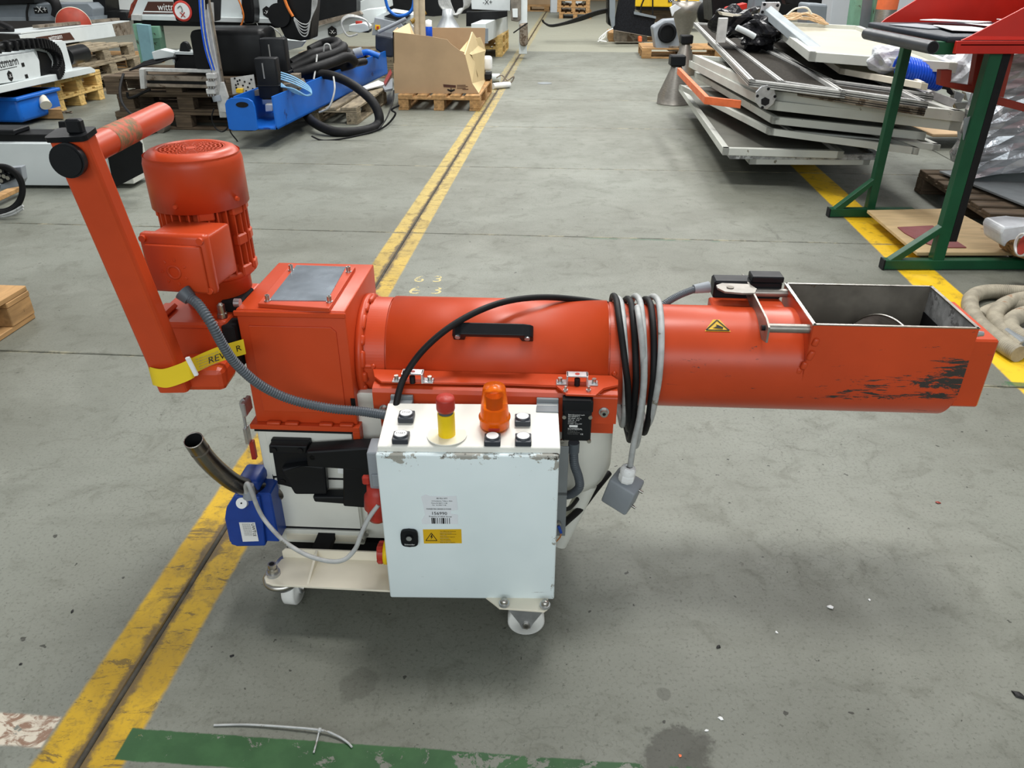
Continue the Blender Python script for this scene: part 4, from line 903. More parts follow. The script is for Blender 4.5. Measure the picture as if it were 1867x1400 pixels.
m_column = mat('column_paint', rgb(190, 196, 200), .6, 0, .04, 3, .02)
m_brown = plain('brown_logo_stripe', rgb(70, 38, 26), .5)
SL = {}
def part(name, par, m, pts, Y, dep, bev=0, label=None, mm=None):
    """outline at depth plane Y, given real thickness away from the aisle's viewer"""
    b = MB(); P_ = [V(x_, y_, Y) for x_, y_ in pts]; b.ext(P_, (0, dep, 0), m, bev); return b.build(name, par, label)
def partx(name, par, m, pts, X, dep, bev=0, label=None):
    b = MB(); b.ext([VX(x_, y_, X) for x_, y_ in pts], (dep, 0, 0), m, bev); return b.build(name, par, label)
def wire(name, par, m, pts, Y, r, n=6, k=6, label=None):
    b = MB(); P_ = [V(p[0], p[1], p[2] if len(p) > 2 else Y) for p in pts]; b.tube(P_, r, m, n, k); return b.build(name, par, label)
def pallet(mt, lx=1.2, ly=.8, nd=5, label='', h=.144):
    e = thing('wooden_pallet', (0, 0, 0), label, 'pallet'); t = .022
    ws = [.145, .10, .145, .10, .145] if nd == 5 else [ly/nd*.74]*nd
    gap = (ly-sum(ws))/(nd-1); y_ = -ly/2; me = {}
    def pc(name, c_, d_):
        key = (name, tuple(round(q, 3) for q in d_))
        if key in me:
            o = bpy.data.objects.new(name, me[key]); C.objects.link(o); o.parent = e
        else:
            b = MB(); b.box((0, 0, 0), d_, mt, .003); o = b.build(name, e); me[key] = o.data
        o.location = Vector(c_)+Vector((random.uniform(-.004, .004), random.uniform(-.003, .003), 0)); return o
    for w_ in ws: pc('deck_board', (0, y_+w_/2, h-t/2), (lx, w_, t)); y_ += w_+gap
    for x_ in (-lx/2+.07, 0, lx/2-.07):
        pc('stringer_board', (x_, 0, h-t*1.5), (.14, ly, t))
        for yy in (-ly/2+.05, 0, ly/2-.05): pc('block', (x_, yy, t+(h-3*t)/2), (.14, .10, h-3*t))
    for yy in (-ly/2+.05, 0, ly/2-.05): pc('bottom_board', (0, yy, t/2), (lx, .10, t))
    return e
pN = pallet(m_wood, label='new looking pallet under the torn cardboard box'); pN.location = (-.665, 8.44, 0); pN.rotation_euler = (0, 0, PI/2-TH)
pN['group'] = 'pallets around the hall'
used = {}
def place(kind, x_, y_, z_, rz, label):
    M_ = {'n': m_wood, 'y': m_woody, 'g': m_woodg, 'd': m_woodd}[kind]
    if kind not in used: used[kind] = pallet(M_, label=label); o = used[kind]; o.location = (x_, y_, z_); o.rotation_euler = (0, 0, rz); o['group'] = 'pallets around the hall'; return o
    return copy_tree(used[kind], (x_, y_, z_), rz, label)
used['n'] = pN
H_, W_ = -TH, PI/2-TH
place('n', -2.41, 2.34, 0, W_, 'brown pallet corner at the left edge of the photo, nearest the machine')
place('g', -1.73, 7.75, 0, W_, 'weathered pallet under the black hose loop beside the blue beam')
place('y', -4.93, 8.22, 0, H_, 'yellow pallet standing on the floor under the front white linear axis')
place('y', -4.93, 8.24, .144, H_, 'yellow pallet directly under the front white linear axis, upper of two')
place('g', -4.92, 9.35, 0, W_, 'lowest weathered pallet in the stack under the second linear axis')
place('g', -4.90, 9.36, .144, W_, 'middle weathered pallet in the stack under the second linear axis')
place('g', -4.93, 9.34, .288, W_, 'topmost weathered pallet in the stack under the second linear axis')
place('d', -2.80, 7.28, 0, H_, 'dark pallet on the floor behind the motor, lowest of its stack')
place('d', -2.76, 7.30, .144, H_, 'dark pallet behind the motor, second of its stack')
place('d', -2.82, 7.26, .288, H_, 'dark pallet behind the motor, topmost of its stack')
place('g', -2.0, 10.6, .0, H_, 'grey pallet under the white switch box')
place('g', -2.0, 10.6, .144, H_, 'grey pallet under the white switch box, upper one')
place('y', -.50, 13.15, 0, W_, 'yellow pallet on the floor under the white robot beam behind the cardboard box')
place('y', -.50, 13.15, .144, W_, 'yellow pallet touching the white robot beam behind the cardboard box')
place('n', 2.55, 12.65, 0, H_, 'pallet carrying the grey flange and steel funnel')
place('d', 2.55, 6.95, 0, W_, 'dark pallet hidden under the pile of white frames')
place('n', 2.62, 8.3, 0, W_, 'brown pallet end below the pile of frames, rear one')
place('n', 1.0, 24.2, 0, H_, 'far pallet at the end of the aisle, lowest'); place('n', 1.6, 21.5, 0, W_, 'far pallet behind the black mesh cabinet')
for k in range(3): place('n', 1.55, 21.5, .144*(k+1), W_, ('second', 'third', 'topmost')[k]+' pallet of the far stack behind the mesh cabinet')
pw = pallet(m_woodd, 1.2, 1.12, 8, 'dark slatted pallet carrying the film-wrapped load on the right', .135); pw.location = (3.13, 4.30, 0); pw.rotation_euler = (0, 0, H_)
place('g', 3.0, 3.15, 0, H_, 'grey pallet at the right edge between plywood and wrapped load')

# ---- torn cardboard box
cbx = thing('cardboard_box', (-.665, 8.3, .146), 'large torn brown cardboard box standing open on a pallet', 'box')
Yb = 7.93; zb_ = .148
def cw(name, pts, vec, m): b = MB(); b.ext(pts, vec, m, 0); return b.build(name, cbx)
fl = [V(719, 172, Yb), V(716, 58, Yb), V(782, 66, Yb), V(815, 72, Yb), V(822, 80, Yb), V(838, 92, Yb), V(848, 100, Yb), V(861, 152, Yb), V(873, 174, Yb)]
for p in fl:
    if p.z < .16: p.z = zb_
cw('front_wall', fl, (0, .012, 0), m_card)
A_ = fl[-1]; A_ = Vector((A_.x, A_.y, zb_)); Bk = V(886, 150, 8.9); Bk.z = zb_
cw('side_wall', [fl[6], fl[7], A_, Bk, V(884, 100, 8.85), V(872, 74, 8.5), V(862, 58, 8.35)], (-.012, .004, 0), m_cardl)
cw('back_wall', [Vector((-1.13, 8.98, zb_)), V(740, 50, 8.98), V(885, 51, 8.98), V(884, 80, 8.98), Vector((-.30, 8.98, zb_))], (0, .012, 0), m_card)
cw('left_wall', [Vector((fl[0].x, Yb, zb_)), fl[1], V(724, 50, 8.98), Vector((-1.10, 8.98, zb_))], (.012, 0, 0), m_card)
cw('flap', [V(716, 58, Yb), V(746, 42, 8.1), V(757, 66, 8.1), V(750, 64, Yb+.05)], (0, .01, 0), m_cardl)
cw('flap', [V(838, 92, Yb), V(855, 72, 8.3), V(876, 68, 8.5), V(886, 92, 8.6), V(872, 140, 8.3), V(860, 100, 8.1)], (0, .012, 0), m_cardl)
b = MB(); oo = V(809, 154.5, Yb-.003)
b.ext([V(808, 153.6, Yb-.003), V(831, 155.5, Yb-.003), V(831, 160, Yb-.003), V(809, 158.6, Yb-.003)], (0, -.001, 0), m_brown)
for a in range(-3, 4): q_ = V(822.5+a*1.9, 164+2.2-abs(a)*.8, Yb-.003); b.box(q_, (.012, .001, .020-abs(a)*.002), m_blk)
b.box(V(822.5, 162, Yb-.003), (.006, .001, .02), m_blk)
for (px, py, l_) in ((833, 155, 16), (833, 157.5, 20), (833, 160.5, 16), (843, 162.5, 11)): b.ext([V(px, py, Yb-.003), V(px+l_, py-.3, Yb-.003), V(px+l_, py+.9, Yb-.003), V(px, py+.9, Yb-.003)], (0, -.001, 0), m_brown)
b.build('printed_mark', cbx)
# things standing in and behind the box
for (x0p, x1p, tpx, nm) in ((758, 762, 0, 'left'), (768, 772, 0, 'right')):
    b = MB(); b.cyl(V(x1p+1, 150, 8.25), V(x0p, -30, 8.2), .030, mat('pale_tube', rgb(200, 186, 160), .6), 16)
    o = b.build('cardboard_tube', None, f'tall pale cardboard tube standing in the cardboard box, {nm} one', 'tube', 'tubes in the cardboard box')
b = MB(); b.cyl(V(750, 40, 8.2), V(776, 22, 8.25), .022, mat('brown_tape_roll', rgb(150, 120, 50), .5), 14); b.build('wrapped_stick', None, 'short taped brown stick leaning at the box corner', 'stick')
b = MB(); q_ = V(783, 75, 8.5); b.lathe([(0, -.2), (.034, -.2), (.034, -.01), (.030, 0)], q_+Vector((0, 0, .14)), (0, 0, 1), m_coil, 20); b.lathe([(.032, -.0), (.033, .06), (.0, .07)], q_+Vector((0, 0, .13)), (0, 0, 1), m_white_plain, 20)
b.build('spray_can', None, 'blue and white can standing in the cardboard box', 'can')
b = MB(); b.ext([V(750, 45, 8.3), V(764, 58, 8.3), V(760, 75, 8.3), V(752, 70, 8.3)], (0, .04, 0), m_poly); b.build('crumpled_sheet', None, 'crumpled white sheet beside the cardboard tubes', 'sheet')
t = thing('metal_funnel', V(812, 60, 9.6), 'grey sheet metal funnel behind the cardboard box', 'funnel'); b = MB(); q_ = V(817, 52, 9.6); q_.z -= .05
b.lathe([(.18, 0), (.16, .02), (.065, .17), (.055, .25), (0, .25)], (q_.x, q_.y, q_.z), (0, 0, 1), mat('dull_zinc_sheet', (.36, .38, .39), .45, .6, .1, 10), 24); b.build('cone', t)
part('dark_crate', None, m_woodd, ((770, 120), (770, 64), (860, 64), (860, 120)), 9.42, .4, .004); o = C.objects[-1]; o.data.transform(Matrix.Translation((0, 0, -.0))); tag(o, 'dark crate behind the cardboard box carrying the funnel', 'crate')
# bits lying on the floor right of the box
b = MB(); q_ = G(907, 150); b.cyl(q_+Vector((-.06, 0, .05)), q_+Vector((.03, -.02, .05)), .048, m_robw, 18); b.cyl(q_+Vector((-.061, 0, .05)), q_+Vector((-.075, 0.0, .05)), .02, m_dark, 12); b.build('white_drum_part', None, 'short white cylinder lying on the floor beside the cardboard box', 'cylinder')
b = MB(); b.cyl(G(899, 163)+Vector((0, 0, .035)), G(929, 160)+Vector((0, 0, .035)), .033, m_white_plain, 18); b.build('white_tube', None, 'white tube lying across the aisle line near the cardboard box', 'tube')
wire('loose_wire', None, m_alud, [(905, 142), (915, 137), (925, 146), (937, 139), (932, 150), (922, 148), (914, 152)], 9.35, .008); o = C.objects[-1]; tag(o, 'tangled wire scrap lying by the white tubes', 'wire')
b = MB(); q_ = V(889, 115, 8.9); b.box(q_, (.10, .15, .14), m_white_plain, .03, None, 3); b.build('plastic_bag', None, 'white printed plastic bag squeezed behind the cardboard box', 'bag')
b = MB(); b.bb(V(884, 145, 8.8), V(897, 130, 9.0), m_black, .005); b.build('black_block', None, 'small black box tucked behind the cardboard box', 'box')

# ---- blue beam with servo motors and hoses
bb = thing('blue_transport_beam', (-1.9, 7.0, 0), 'bright blue steel channel beam resting on pallets with servo drives', 'beam')
p1, p3 = G(506, 236, .146), G(707, 134, .146)
h_ = .24; P1 = Vector((p1.x, p1.y, .146)); P3 = Vector((p3.x, p3.y, .146))
b = MB(); b.ext([P1, P3, P3+Vector((0, 0, h_)), P1+Vector((0, 0, h_))], (-.012, 0, 0), m_blue2); b.build('side_web', bb)
b = MB(); b.ext([P1, P3, P3+Vector((-.36, 0, 0)), P1+Vector((-.30, 0, 0))], (0, 0, .012), m_blue2); b.build('bottom_web', bb)
b = MB(); P1b, P3b = P1+Vector((-.30, 0, 0)), P3+Vector((-.36, 0, 0)); b.ext([P1b, P3b, P3b+Vector((0, 0, h_)), P1b+Vector((0, 0, h_))], (.012, 0, 0), m_blue2); b.build('side_web', bb)
b = MB(); Ye = 6.05
el = [(417, 235), (412, 205), (410, 190), (413, 183), (420, 179), (440, 178.5), (452, 180), (460, 185), (464, 195), (470, 236), (466, 238), (424, 238)]
b.ext([V(*q_, Ye) for q_ in el], (0, .02, 0), m_blue2, .003); ep = b.build('end_plate', bb)
b = MB(); c_ = V(441.5, 191, Ye-.001); b.ext([c_+Vector((.047*math.cos(t)*1.0, 0, .020*math.sin(t))) for t in [2*PI*k/20 for k in range(20)]], (0, -.002, 0), m_dark); b.build('grip_slot', ep)
def servo(px0, px1, pyt, pyb, Y, nm):
    t = thing('servo_motor', V((px0+px1)/2, pyb, Y+.06), nm, 'motor'); a, c2 = V(px0, pyb, Y), V(px1, pyt, Y)
    b = MB(); b.bb((a.x, Y, a.z), (c2.x, Y+.12, c2.z), m_black, .012, 2); b.build('housing', t)
    b = MB(); b.bb((a.x-.006, Y-.006, a.z+(c2.z-a.z)*.30), (c2.x+.006, Y+.126, a.z+(c2.z-a.z)*.34), m_black, .003); b.build('flange', t)
    b = MB(); xm = a.x+(c2.x-a.x)*.35; b.bb((xm, Y-.002, a.z+(c2.z-a.z)*.5), (xm+.010, Y, a.z+(c2.z-a.z)*.88), m_dimprint); b.build('type_strip', t)
    b = MB(); b.bb((a.x+.01, Y+.01, a.z-.05), (c2.x-.01, Y+.11, a.z), m_steel, .008); b.build('gear_foot', t)
servo(473, 501, 106, 180, 6.40, 'black servo motor upright on the blue beam, shorter one in front')
servo(484, 517, 70, 160, 6.75, 'black servo motor upright on the blue beam, taller one behind')
t = thing('gear_block', V(500, 190, 6.5), 'grey cast gear block under the servo motors on the blue beam', 'gearbox')
part('mount_plate', t, m_alud, ((440, 176), (520, 172), (545, 160), (540, 150), (450, 168)), 6.5, .25)
part('shaft_housing', t, m_alu, ((483, 190), (497, 190), (497, 203), (484, 204)), 6.38, .06, .006)
part('bracket', t, m_alud, ((512, 150), (528, 135), (545, 135), (546, 165), (520, 172)), 6.6, .08, .004)
t = thing('perforated_plate', V(445, 170, 6.7), 'grey drilled metal plate with a yellow block, left of the servo motors', 'plate')
part('plate', t, m_alu, ((420, 142), (462, 136), (467, 168), (424, 172)), 6.7, .012)
b = MB()
for k in range(14): q_ = V(428+(k*37 % 34), 143+(k*17 % 24), 6.698); b.cyl(q_, q_-Vector((0, .002, 0)), .008, m_dark, 8)
o = b.build('drilled_hole', t, kind='stuff')
part('yellow_block', t, m_yelm, ((430, 162), (442, 162), (442, 170), (430, 169)), 6.66, .04, .003)
# black protective hood
hd = thing('black_motor_hood', (-2.45, 7.0, .5), 'large rounded glossy black plastic hood beside the vertical robot axis', 'cover')
b = MB(); a, c2 = V(372, 142, 6.9), V(480, 52, 6.9); b.bb((a.x, 6.9, a.z), (c2.x, 7.3, c2.z), m_blk2, .06, 3); b.build('hood', hd)
b = MB(); b.ext([V(*q_, 6.8) for q_ in ((348, 58), (352, 55), (372, 53), (382, 130), (380, 138), (366, 134), (356, 122), (346, 66))], (0, .08, 0), m_blk2, .01); b.build('side_shell', hd)
# vertical robot axis with pneumatic line, grippers
va = thing('vertical_robot_arm', V(412, 232, 6.55), 'slim vertical aluminium robot axis with blue air line and gripper valves', 'robot arm')
b = MB(); a = V(398, 200, 6.55); b.bb((a.x-.0, 6.55, .16), (a.x+.055, 6.60, 2.0), m_alu, .003); b.build('profile_rail', va)
b = MB(); b.bb((a.x+.062, 6.57, .06), (a.x+.075, 6.59, 2.0), m_alud, .002); b.build('guide_rail', va)
for k in range(4): wire('air_line', va, m_coil if k in (0, 2) else m_greyc, [(362+k*3, -20), (366+k*3, 40), (374+k*3, 90), (386+k*2.5, 128)], 6.50, .006)
b = MB()
for k in range(3):
    q_ = V(386, 138+k*14, 6.5); b.bb(q_-Vector((.035, .03, .02)), q_+Vector((.035, .03, .02)), m_alu, .004)
    for j in range(3): b.cyl(q_+Vector((-.02+j*.02, -.03, -.035)), q_+Vector((-.02+j*.02, -.03, -.02)), .008, m_steel, 8)
b.build('valve_block', va, kind='stuff')
b = MB(); b.cyl(V(394, 174, 6.5), V(397, 184, 6.5), .035, m_greyp, 16); b.build('gripper_knuckle', va)
part('gripper_finger', va, m_alu, ((402, 150), (407, 150), (416, 178), (412, 205), (400, 204), (398, 180)), 6.5, .03, .003)
wire('loose_cable', None, m_rubber, [(390, 198), (386, 215), (392, 232), (404, 240), (414, 234), (418, 222), (420, 240), (432, 256), (435, 262)], 6.4, .006); tag(C.objects[-1], 'thin black cable dangling from the vertical robot axis to the floor', 'cable')
wire('black_lead', None, m_rubber, [(225, 135, 6.9), (219, 160, 6.7), (222, 185, 6.5), (236, 205, 6.3), (262, 225, 6.1)], 6.9, .011); tag(C.objects[-1], 'black cable hanging in an arc left of the dark pallet stack', 'cable')
wire('black_lead', None, m_rubber, [(232, 168), (234, 178), (246, 176), (262, 168), (274, 163)], 6.78, .011); tag(C.objects[-1], 'short black cable curling to the aluminium frame on the dark pallets', 'cable')
# connector lying on the floor by the grip
t = thing('pneumatic_connector', G(292, 252), 'black cable connector with brass fitting on the floor right of the orange grip', 'connector')
b = MB(); b.cyl(G(258, 250)+Vector((0, 0, .04)), G(290, 240)+Vector((0, 0, .04)), .038, m_blk2, 18); b.build('body', t)
b = MB(); b.cyl(G(268, 243)+Vector((0, 0, .09)), G(290, 236)+Vector((0, 0, .085)), .018, m_steel, 14); b.cyl(G(292, 243)+Vector((0, 0, .04)), G(304, 238)+Vector((0, 0, .04)), .045, m_rustst, 16); b.build('fitting', t)
# aluminium frame machine on dark pallets
af = thing('aluminium_rack', (-2.8, 7.0, .44), 'long grey aluminium profile rack lying on the dark pallets behind the motor', 'rack')
for (y0_, y1_) in ((124, 130), (137, 146), (152, 158)):
    part('profile', af, m_alud if y0_ != 124 else m_alu, ((255, y0_), (385, y0_+3), (385, y1_+3), (255, y1_)), 6.78, .05, .003)
part('end_bracket', af, m_alu, ((253, 126), (262, 126), (264, 162), (256, 162)), 6.74, .08, .003)
part('rear_channel', af, m_blk2, ((262, 143), (385, 146), (385, 155), (264, 151)), 6.80, .3)
part('lamp_head', af, m_black, ((328, 80), (334, 75), (340, 78), (346, 90), (342, 95), (326, 94)), 6.95, .06, .01)
part('shelf_angle', af, m_robw, ((314, 94), (352, 96), (352, 100), (319, 99), (318, 115), (315, 113)), 6.9, .2)
part('equipment_case', af, m_blk2, ((318, 100), (372, 102), (372, 126), (318, 125)), 6.92, .35, .005)
part('socket_row', af, m_robw, ((276, 95), (292, 90), (318, 96), (316, 104), (280, 109)), 6.88, .12, .006)
for k in range(5): wire('rack_cable', af, m_rubber, [(236+k*4, 128-k*2), (262+k*3, 120-k*2.5), (290, 114-k*1.5), (306+k*2, 108-k), (322, 104+k*2)], 6.85+.02*k, .007)
# mint machine leg
ml = thing('green_machine_column', V(270, 110, 7.6), 'pale green and blue machine leg under the white robot beam', 'column')
part('leg', ml, m_mint, ((241, 44), (250, 44), (262, 112), (257, 115)), 7.5, .1); part('leg_web', ml, m_mintb, ((248, 44), (270, 46), (279, 108), (260, 112)), 7.48, .06)
part('leg', ml, m_mint, ((270, 48), (288, 48), (295, 96), (281, 98)), 7.7, .12); part('foot_bracket', ml, m_mint, ((268, 48), (288, 48), (292, 70), (273, 71)), 7.6, .05, .004)
# long white linear robot behind
rb = thing('linear_robot_axis', (-2.6, 7.9, .8), 'long white linear robot beam with dark logo stripe across the back left', 'robot'); Y_ = 7.75
part('cover', rb, m_robw, ((240, 26), (256, -12), (508, -12), (508, 34), (244, 27)), Y_, .5, .004)
part('guide_rail', rb, m_robw, ((240, 27), (508, 34), (508, 43), (241, 36)), Y_-.05, .1, .004)
part('dark_underside', rb, m_blk2, ((243, 36), (508, 43), (508, 51), (244, 46)), Y_, .4)
part('end_block', rb, m_alu, ((239, 26), (257, 27), (257, 38), (239, 37)), Y_-.07, .1, .003)
b = MB(); b.ext([V(*q_, Y_-.003) for q_ in ((270, 3), (316, 3), (316, 25.5), (260, 25))], (0, -.004, 0), m_brown); b.ext([V(*q_, Y_-.008) for q_ in ((262, 20), (316, 21), (316, 23), (262, 22))], (0, -.002, 0), m_white_plain)
o0 = V(288, 19, Y_-.009); b.text('wittmann', .085, o0, (1, 0, 0), (0, 0, 1), m_white_plain, xs=.85, shear=.1); b.build('logo_plate', rb)
def diamond(b, c_, r, R_v, U_v, dep):
    X_, U_ = Vector(R_v), Vector(U_v); nn = X_.cross(U_)
    b.add([c_+X_*r*math.cos(t)*.9+U_*r*math.sin(t) for t in [PI/2+k*PI/3 for k in range(6)]], [tuple(range(6))], m_blk)
    b.text('-X-', r*.9, c_-X_*0-U_*r*.32+nn*.002, X_, U_, m_wht, align='CENTER')
b = MB(); diamond(b, V(487, 22, Y_-.006), .05, (1, 0, 0), (0, 0, 1), 0); b.build('axis_mark', rb)
sg = thing('robot_carriage_cover', (-2.75, 6.7, .9), 'black carriage cover with a round red and white prohibition sign', 'cover')
part('cover', sg, m_blk2, ((314, -25), (378, -25), (376, 43), (330, 42), (320, 38), (316, 20)), 6.6, .35, .012)
b = MB(); c_ = V(332.5, 20, 6.596); b.cyl(c_, c_-Vector((0, .004, 0)), .072, m_white_plain, 32); b.lathe([(.058, .0045), (.074, .0045), (.074, .001)], c_, (0, -1, 0), plain('sign_red', rgb(200, 60, 50), .5), 36)
b.tube([c_+Vector((-.03, -.007, .02)), c_+Vector((-.005, -.007, .035)), c_+Vector((.005, -.007, .005))], .004, m_dimprint, 6); q_ = c_+Vector((0, -.007, -.015)); b.cyl(q_+Vector((0, 0, .012)), q_+Vector((0, -.002, .012)), .007, m_dimprint, 10)
for s_ in (-1, 1): b.cyl(q_+Vector((s_*.018, 0, .006)), q_+Vector((-s_*.016, 0, -.028)), .0035, m_red, 6)
b.build('prohibition_sign', sg)
part('carriage_plate', sg, m_alu, ((373, 5), (386, 5), (388, 40), (374, 42)), 6.58, .04)
part('toothed_pulley', sg, m_rubber, ((368, -5), (377, -5), (377, 18), (368, 14)), 6.55, .04)
# black drag chain arms hanging in front of the white beam
for i, (px, Yc, lab) in enumerate(((446, 7.5, 'black articulated drag chain hanging before the white robot beam'), (520, 7.35, 'broad black robot wrist cover behind the servo motors'))):
    t = thing('black_robot_arm', V(px, 50, Yc), lab, 'robot arm')
    if i == 0:
        part('arm_cover', t, m_blk2, ((438, -20), (458, -20), (463, 20), (462, 44), (445, 45), (441, 25)), Yc, .2, .02); wire('orange_cable', t, m_orgcab, [(433, -5), (441, 15), (444, 32), (438, 50)], Yc-.03, .008)
    else:
        part('arm_cover', t, m_blk2, ((505, -20), (572, -20), (566, 72), (548, 75), (520, 70), (512, 48), (505, 40)), Yc, .3, .01)
        b = MB(); c_ = V(508, 28, Yc-.05); b.cyl(c_, c_+Vector((0, .12, 0)), .095, m_blk2, 28); b.build('round_cover', t)
        wire('orange_cable', t, m_orgcab, [(516, -10), (524, 12), (534, 30)], Yc-.06, .014)
        for k in range(5): wire('grey_wire', t, m_greyc, [(536, 32+k), (548, 42+k*5), (560, 44+k*5), (567, 34), (569+k*2, 10), (570+k*2, -10)], Yc-.08, .005)
for k in range(5): wire('grey_wire', None, m_greyc, [(468, 42), (478, 62+k), (486, 55), (492, 48+k*2), (508, 58+k), (516, 72)], 7.6-.02*k, .004) if k < 2 else None
for o in [q_ for q_ in C.objects if q_.name.startswith('grey_wire') and q_.parent is None]: tag(o, 'thin grey wire hanging below the white robot beam', 'wire', 'grey wires below the beam')
# hose heap
HL = iter(['lowest black hose of the heap on the blue beam', 'black hose on top of the heap on the blue beam', 'black hose bending back at the right end of the heap', 'black hose behind the others in the heap', 'thin black hose trailing right from the heap'])
def hose(name, lab, pts, r, m=m_rubber, z=True, grp=None, corr=0):
    b = MB(); b.tube([V(p[0], p[1], p[2]) for p in pts], r, m, 10, 6, corr=corr, pitch=.03); return b.build(name, None, lab, 'hose', grp)
g = 'black hoses on the blue beam'
hose('black_hose', 'thick black hose looping from the heap over the pallet to the floor', [(530, 140, 7.3), (580, 135, 7.3), (615, 141, 7.2), (648, 158, 7.1), (678, 184, 7.0), (691, 210, 6.95), (688, 228, 6.9), (668, 237, 6.72), (636, 241, 6.62), (606, 239, 6.62), (580, 228, 6.7), (564, 216, 6.85), (558, 206, 7.0)], .040)
for i, pts in enumerate([[(530, 118, 7.3), (560, 102, 7.5), (595, 92, 7.8), (616, 84, 7.9), (612, 76, 8.0), (590, 80, 8.1), (565, 92, 8.0)],
    [(528, 128, 7.2), (565, 112, 7.4), (605, 100, 7.6), (622, 92, 7.7), (626, 84, 7.8)],
    [(535, 135, 7.2), (575, 124, 7.3), (610, 112, 7.5), (632, 104, 7.6), (645, 112, 7.7), (636, 118, 7.8), (610, 124, 7.8)],
    [(540, 130, 7.5), (580, 118, 7.6), (620, 108, 7.8), (640, 100, 8.0), (625, 90, 8.1), (600, 96, 8.2)],
    [(560, 128, 7.7), (610, 124, 7.8), (645, 116, 8.0), (665, 112, 8.2)]]):
    hose('black_hose', next(HL), pts, .045 if i < 3 else .035, grp=g)
for i, pts in enumerate([[(578, 100, 7.4), (576, 120, 7.3), (572, 145, 7.2)], [(590, 95, 7.6), (592, 82, 7.6), (600, 82, 7.6), (604, 96, 7.6)], [(608, 140, 6.9), (610, 165, 6.8), (600, 195, 6.75), (582, 205, 6.8)]]):
    b = MB(); b.tube([V(*p) for p in pts], .008, m_greyc, 6); b.build('grey_tie_cord', None, 'grey cord tied around the black hoses', 'cord', 'grey cords on the hoses')
for k in range(4): wire('pale_blue_hose', None, mat('pale_blue_tube', rgb(130, 180, 215), .4), [(512, 132+k*4), (535, 140+k*4), (560, 155+k*3), (568, 168+k), (558, 174), (535, 168-k*2), (512, 152+k*2)], 6.45-.01*k, .006); tag(C.objects[-1], 'pale blue air tube looping out of the servo gear block', 'tube', 'pale blue air tubes')
wire('black_strap', None, m_rubber, [(568, 248), (590, 256), (630, 252), (680, 240), (705, 228), (721, 208), (714, 200), (728, 192)], 6.45, .008); tag(C.objects[-1], 'thin black strap lying on the floor before the hose loop', 'strap')
wire('black_strap', None, m_rubber, [(718, 165, 7.4), (716, 185, 7.3), (705, 215, 7.0), (690, 236, 6.8)], 7.0, .007); tag(C.objects[-1], 'black strap hanging from the pallet to the hose loop', 'strap')
# clutter right of the hoses: blue hose, papers
hose('blue_hose', 'short blue hose lying at the far end of the blue beam', [(652, 100, 8.9), (668, 95, 8.9), (680, 98, 8.9), (692, 103, 8.9)], .03, m_blue2)
b = MB(); c_ = V(656, 98, 8.9); b.cyl(c_-Vector((.06, 0, 0)), c_+Vector((.03, 0, .02)), .05, m_greyp, 14); b.build('black_coupling', None, 'dark coupling on the end of the blue hose', 'coupling')
b = MB(); b.ext([G(655, 162, .16), G(690, 148, .16), G(705, 155, .16), G(668, 164, .16)], (0, 0, .01), m_paper); b.build('paper_sheet', None, 'crumpled white paper on the pallet by the blue beam', 'paper')
b = MB(); b.ext([G(700, 155, .16), G(712, 130, .18), G(715, 138, .18), G(703, 160, .16)], (0, 0, .03), m_bred); b.build('red_strap', None, 'red brown strap at the corner of the cardboard box', 'strap')
b = MB(); b.ext([G(698, 162, .15), G(716, 145, .15), G(716, 165, .15), G(702, 168, .15)], (0, 0, .02), m_greyp); b.build('grey_bag', None, 'small grey plastic bag on the pallet beside the cardboard box', 'bag')
# ---- machines behind: white axis, switch box, grey desk, dark trunk
wa2 = thing('white_linear_axis', V(620, 60, 10.5), 'old white linear axis running back behind the hanging cables', 'robot')
part('beam', wa2, m_robw, ((570, 72), (575, 50), (665, 18), (700, 14), (700, 36), (585, 74)), 10.6, .3, .005); part('rail', wa2, m_alud, ((560, 44), (655, 20), (660, 26), (570, 50)), 10.5, .1)
b = MB(); diamond(b, V(606, 58, 10.58), .07, (1, 0, 0), (0, 0, 1), 0); b.build('axis_mark', wa2)
part('side_cover', wa2, m_robw, ((516, 92), (514, 66), (521, 62), (524, 74), (556, 75), (548, 86), (520, 93)), 7.9, .08, .004)
part('white_housing', wa2, m_robw, ((646, 28), (648, 6), (680, -8), (706, 0), (708, 14), (648, 30)), 11.5, .5, .01)
part('dark_frame', wa2, m_blk2, ((570, -20), (650, -20), (650, 22), (575, 42)), 11.2, .4)
sb = thing('switch_box', V(655, 62, 9.9), 'small white and black switch box with red knob on a grey pallet', 'switch box')
part('base', sb, m_black, ((636, 58), (672, 60), (673, 54), (636, 50)), 9.9, .22, .004); part('lid', sb, m_robw, ((636, 57), (636, 46), (664, 42), (673, 48), (672, 56), (656, 60)), 9.88, .22, .006)
b = MB(); c_ = V(655, 47, 9.95); b.cyl(c_, c_+Vector((0, 0, .012)), .05, m_yel, 20); b.cyl(c_+Vector((0, 0, .012)), c_+Vector((0, 0, .05)), .04, m_red, 16); b.build('knob', sb)
for k in range(3): wire('grey_cable', sb, m_greyc, [(652, 62), (636, 66), (627, 56), (623, 38+k*2), (634, 28+k*2), (652, 30+k), (668, 38), (674, 50)], 9.8-.02*k, .010)
dk_ = thing('grey_control_desk', V(710, 60, 10.4), 'grey sheet metal desk cabinet with a small red switch', 'cabinet')
part('side', dk_, m_greyp, ((678, 64), (683, 32), (730, 42), (740, 56), (716, 66)), 10.2, .4, .004); part('top_edge', dk_, m_robw, ((680, 34), (708, 20), (760, 28), (735, 44)), 10.3, .5)
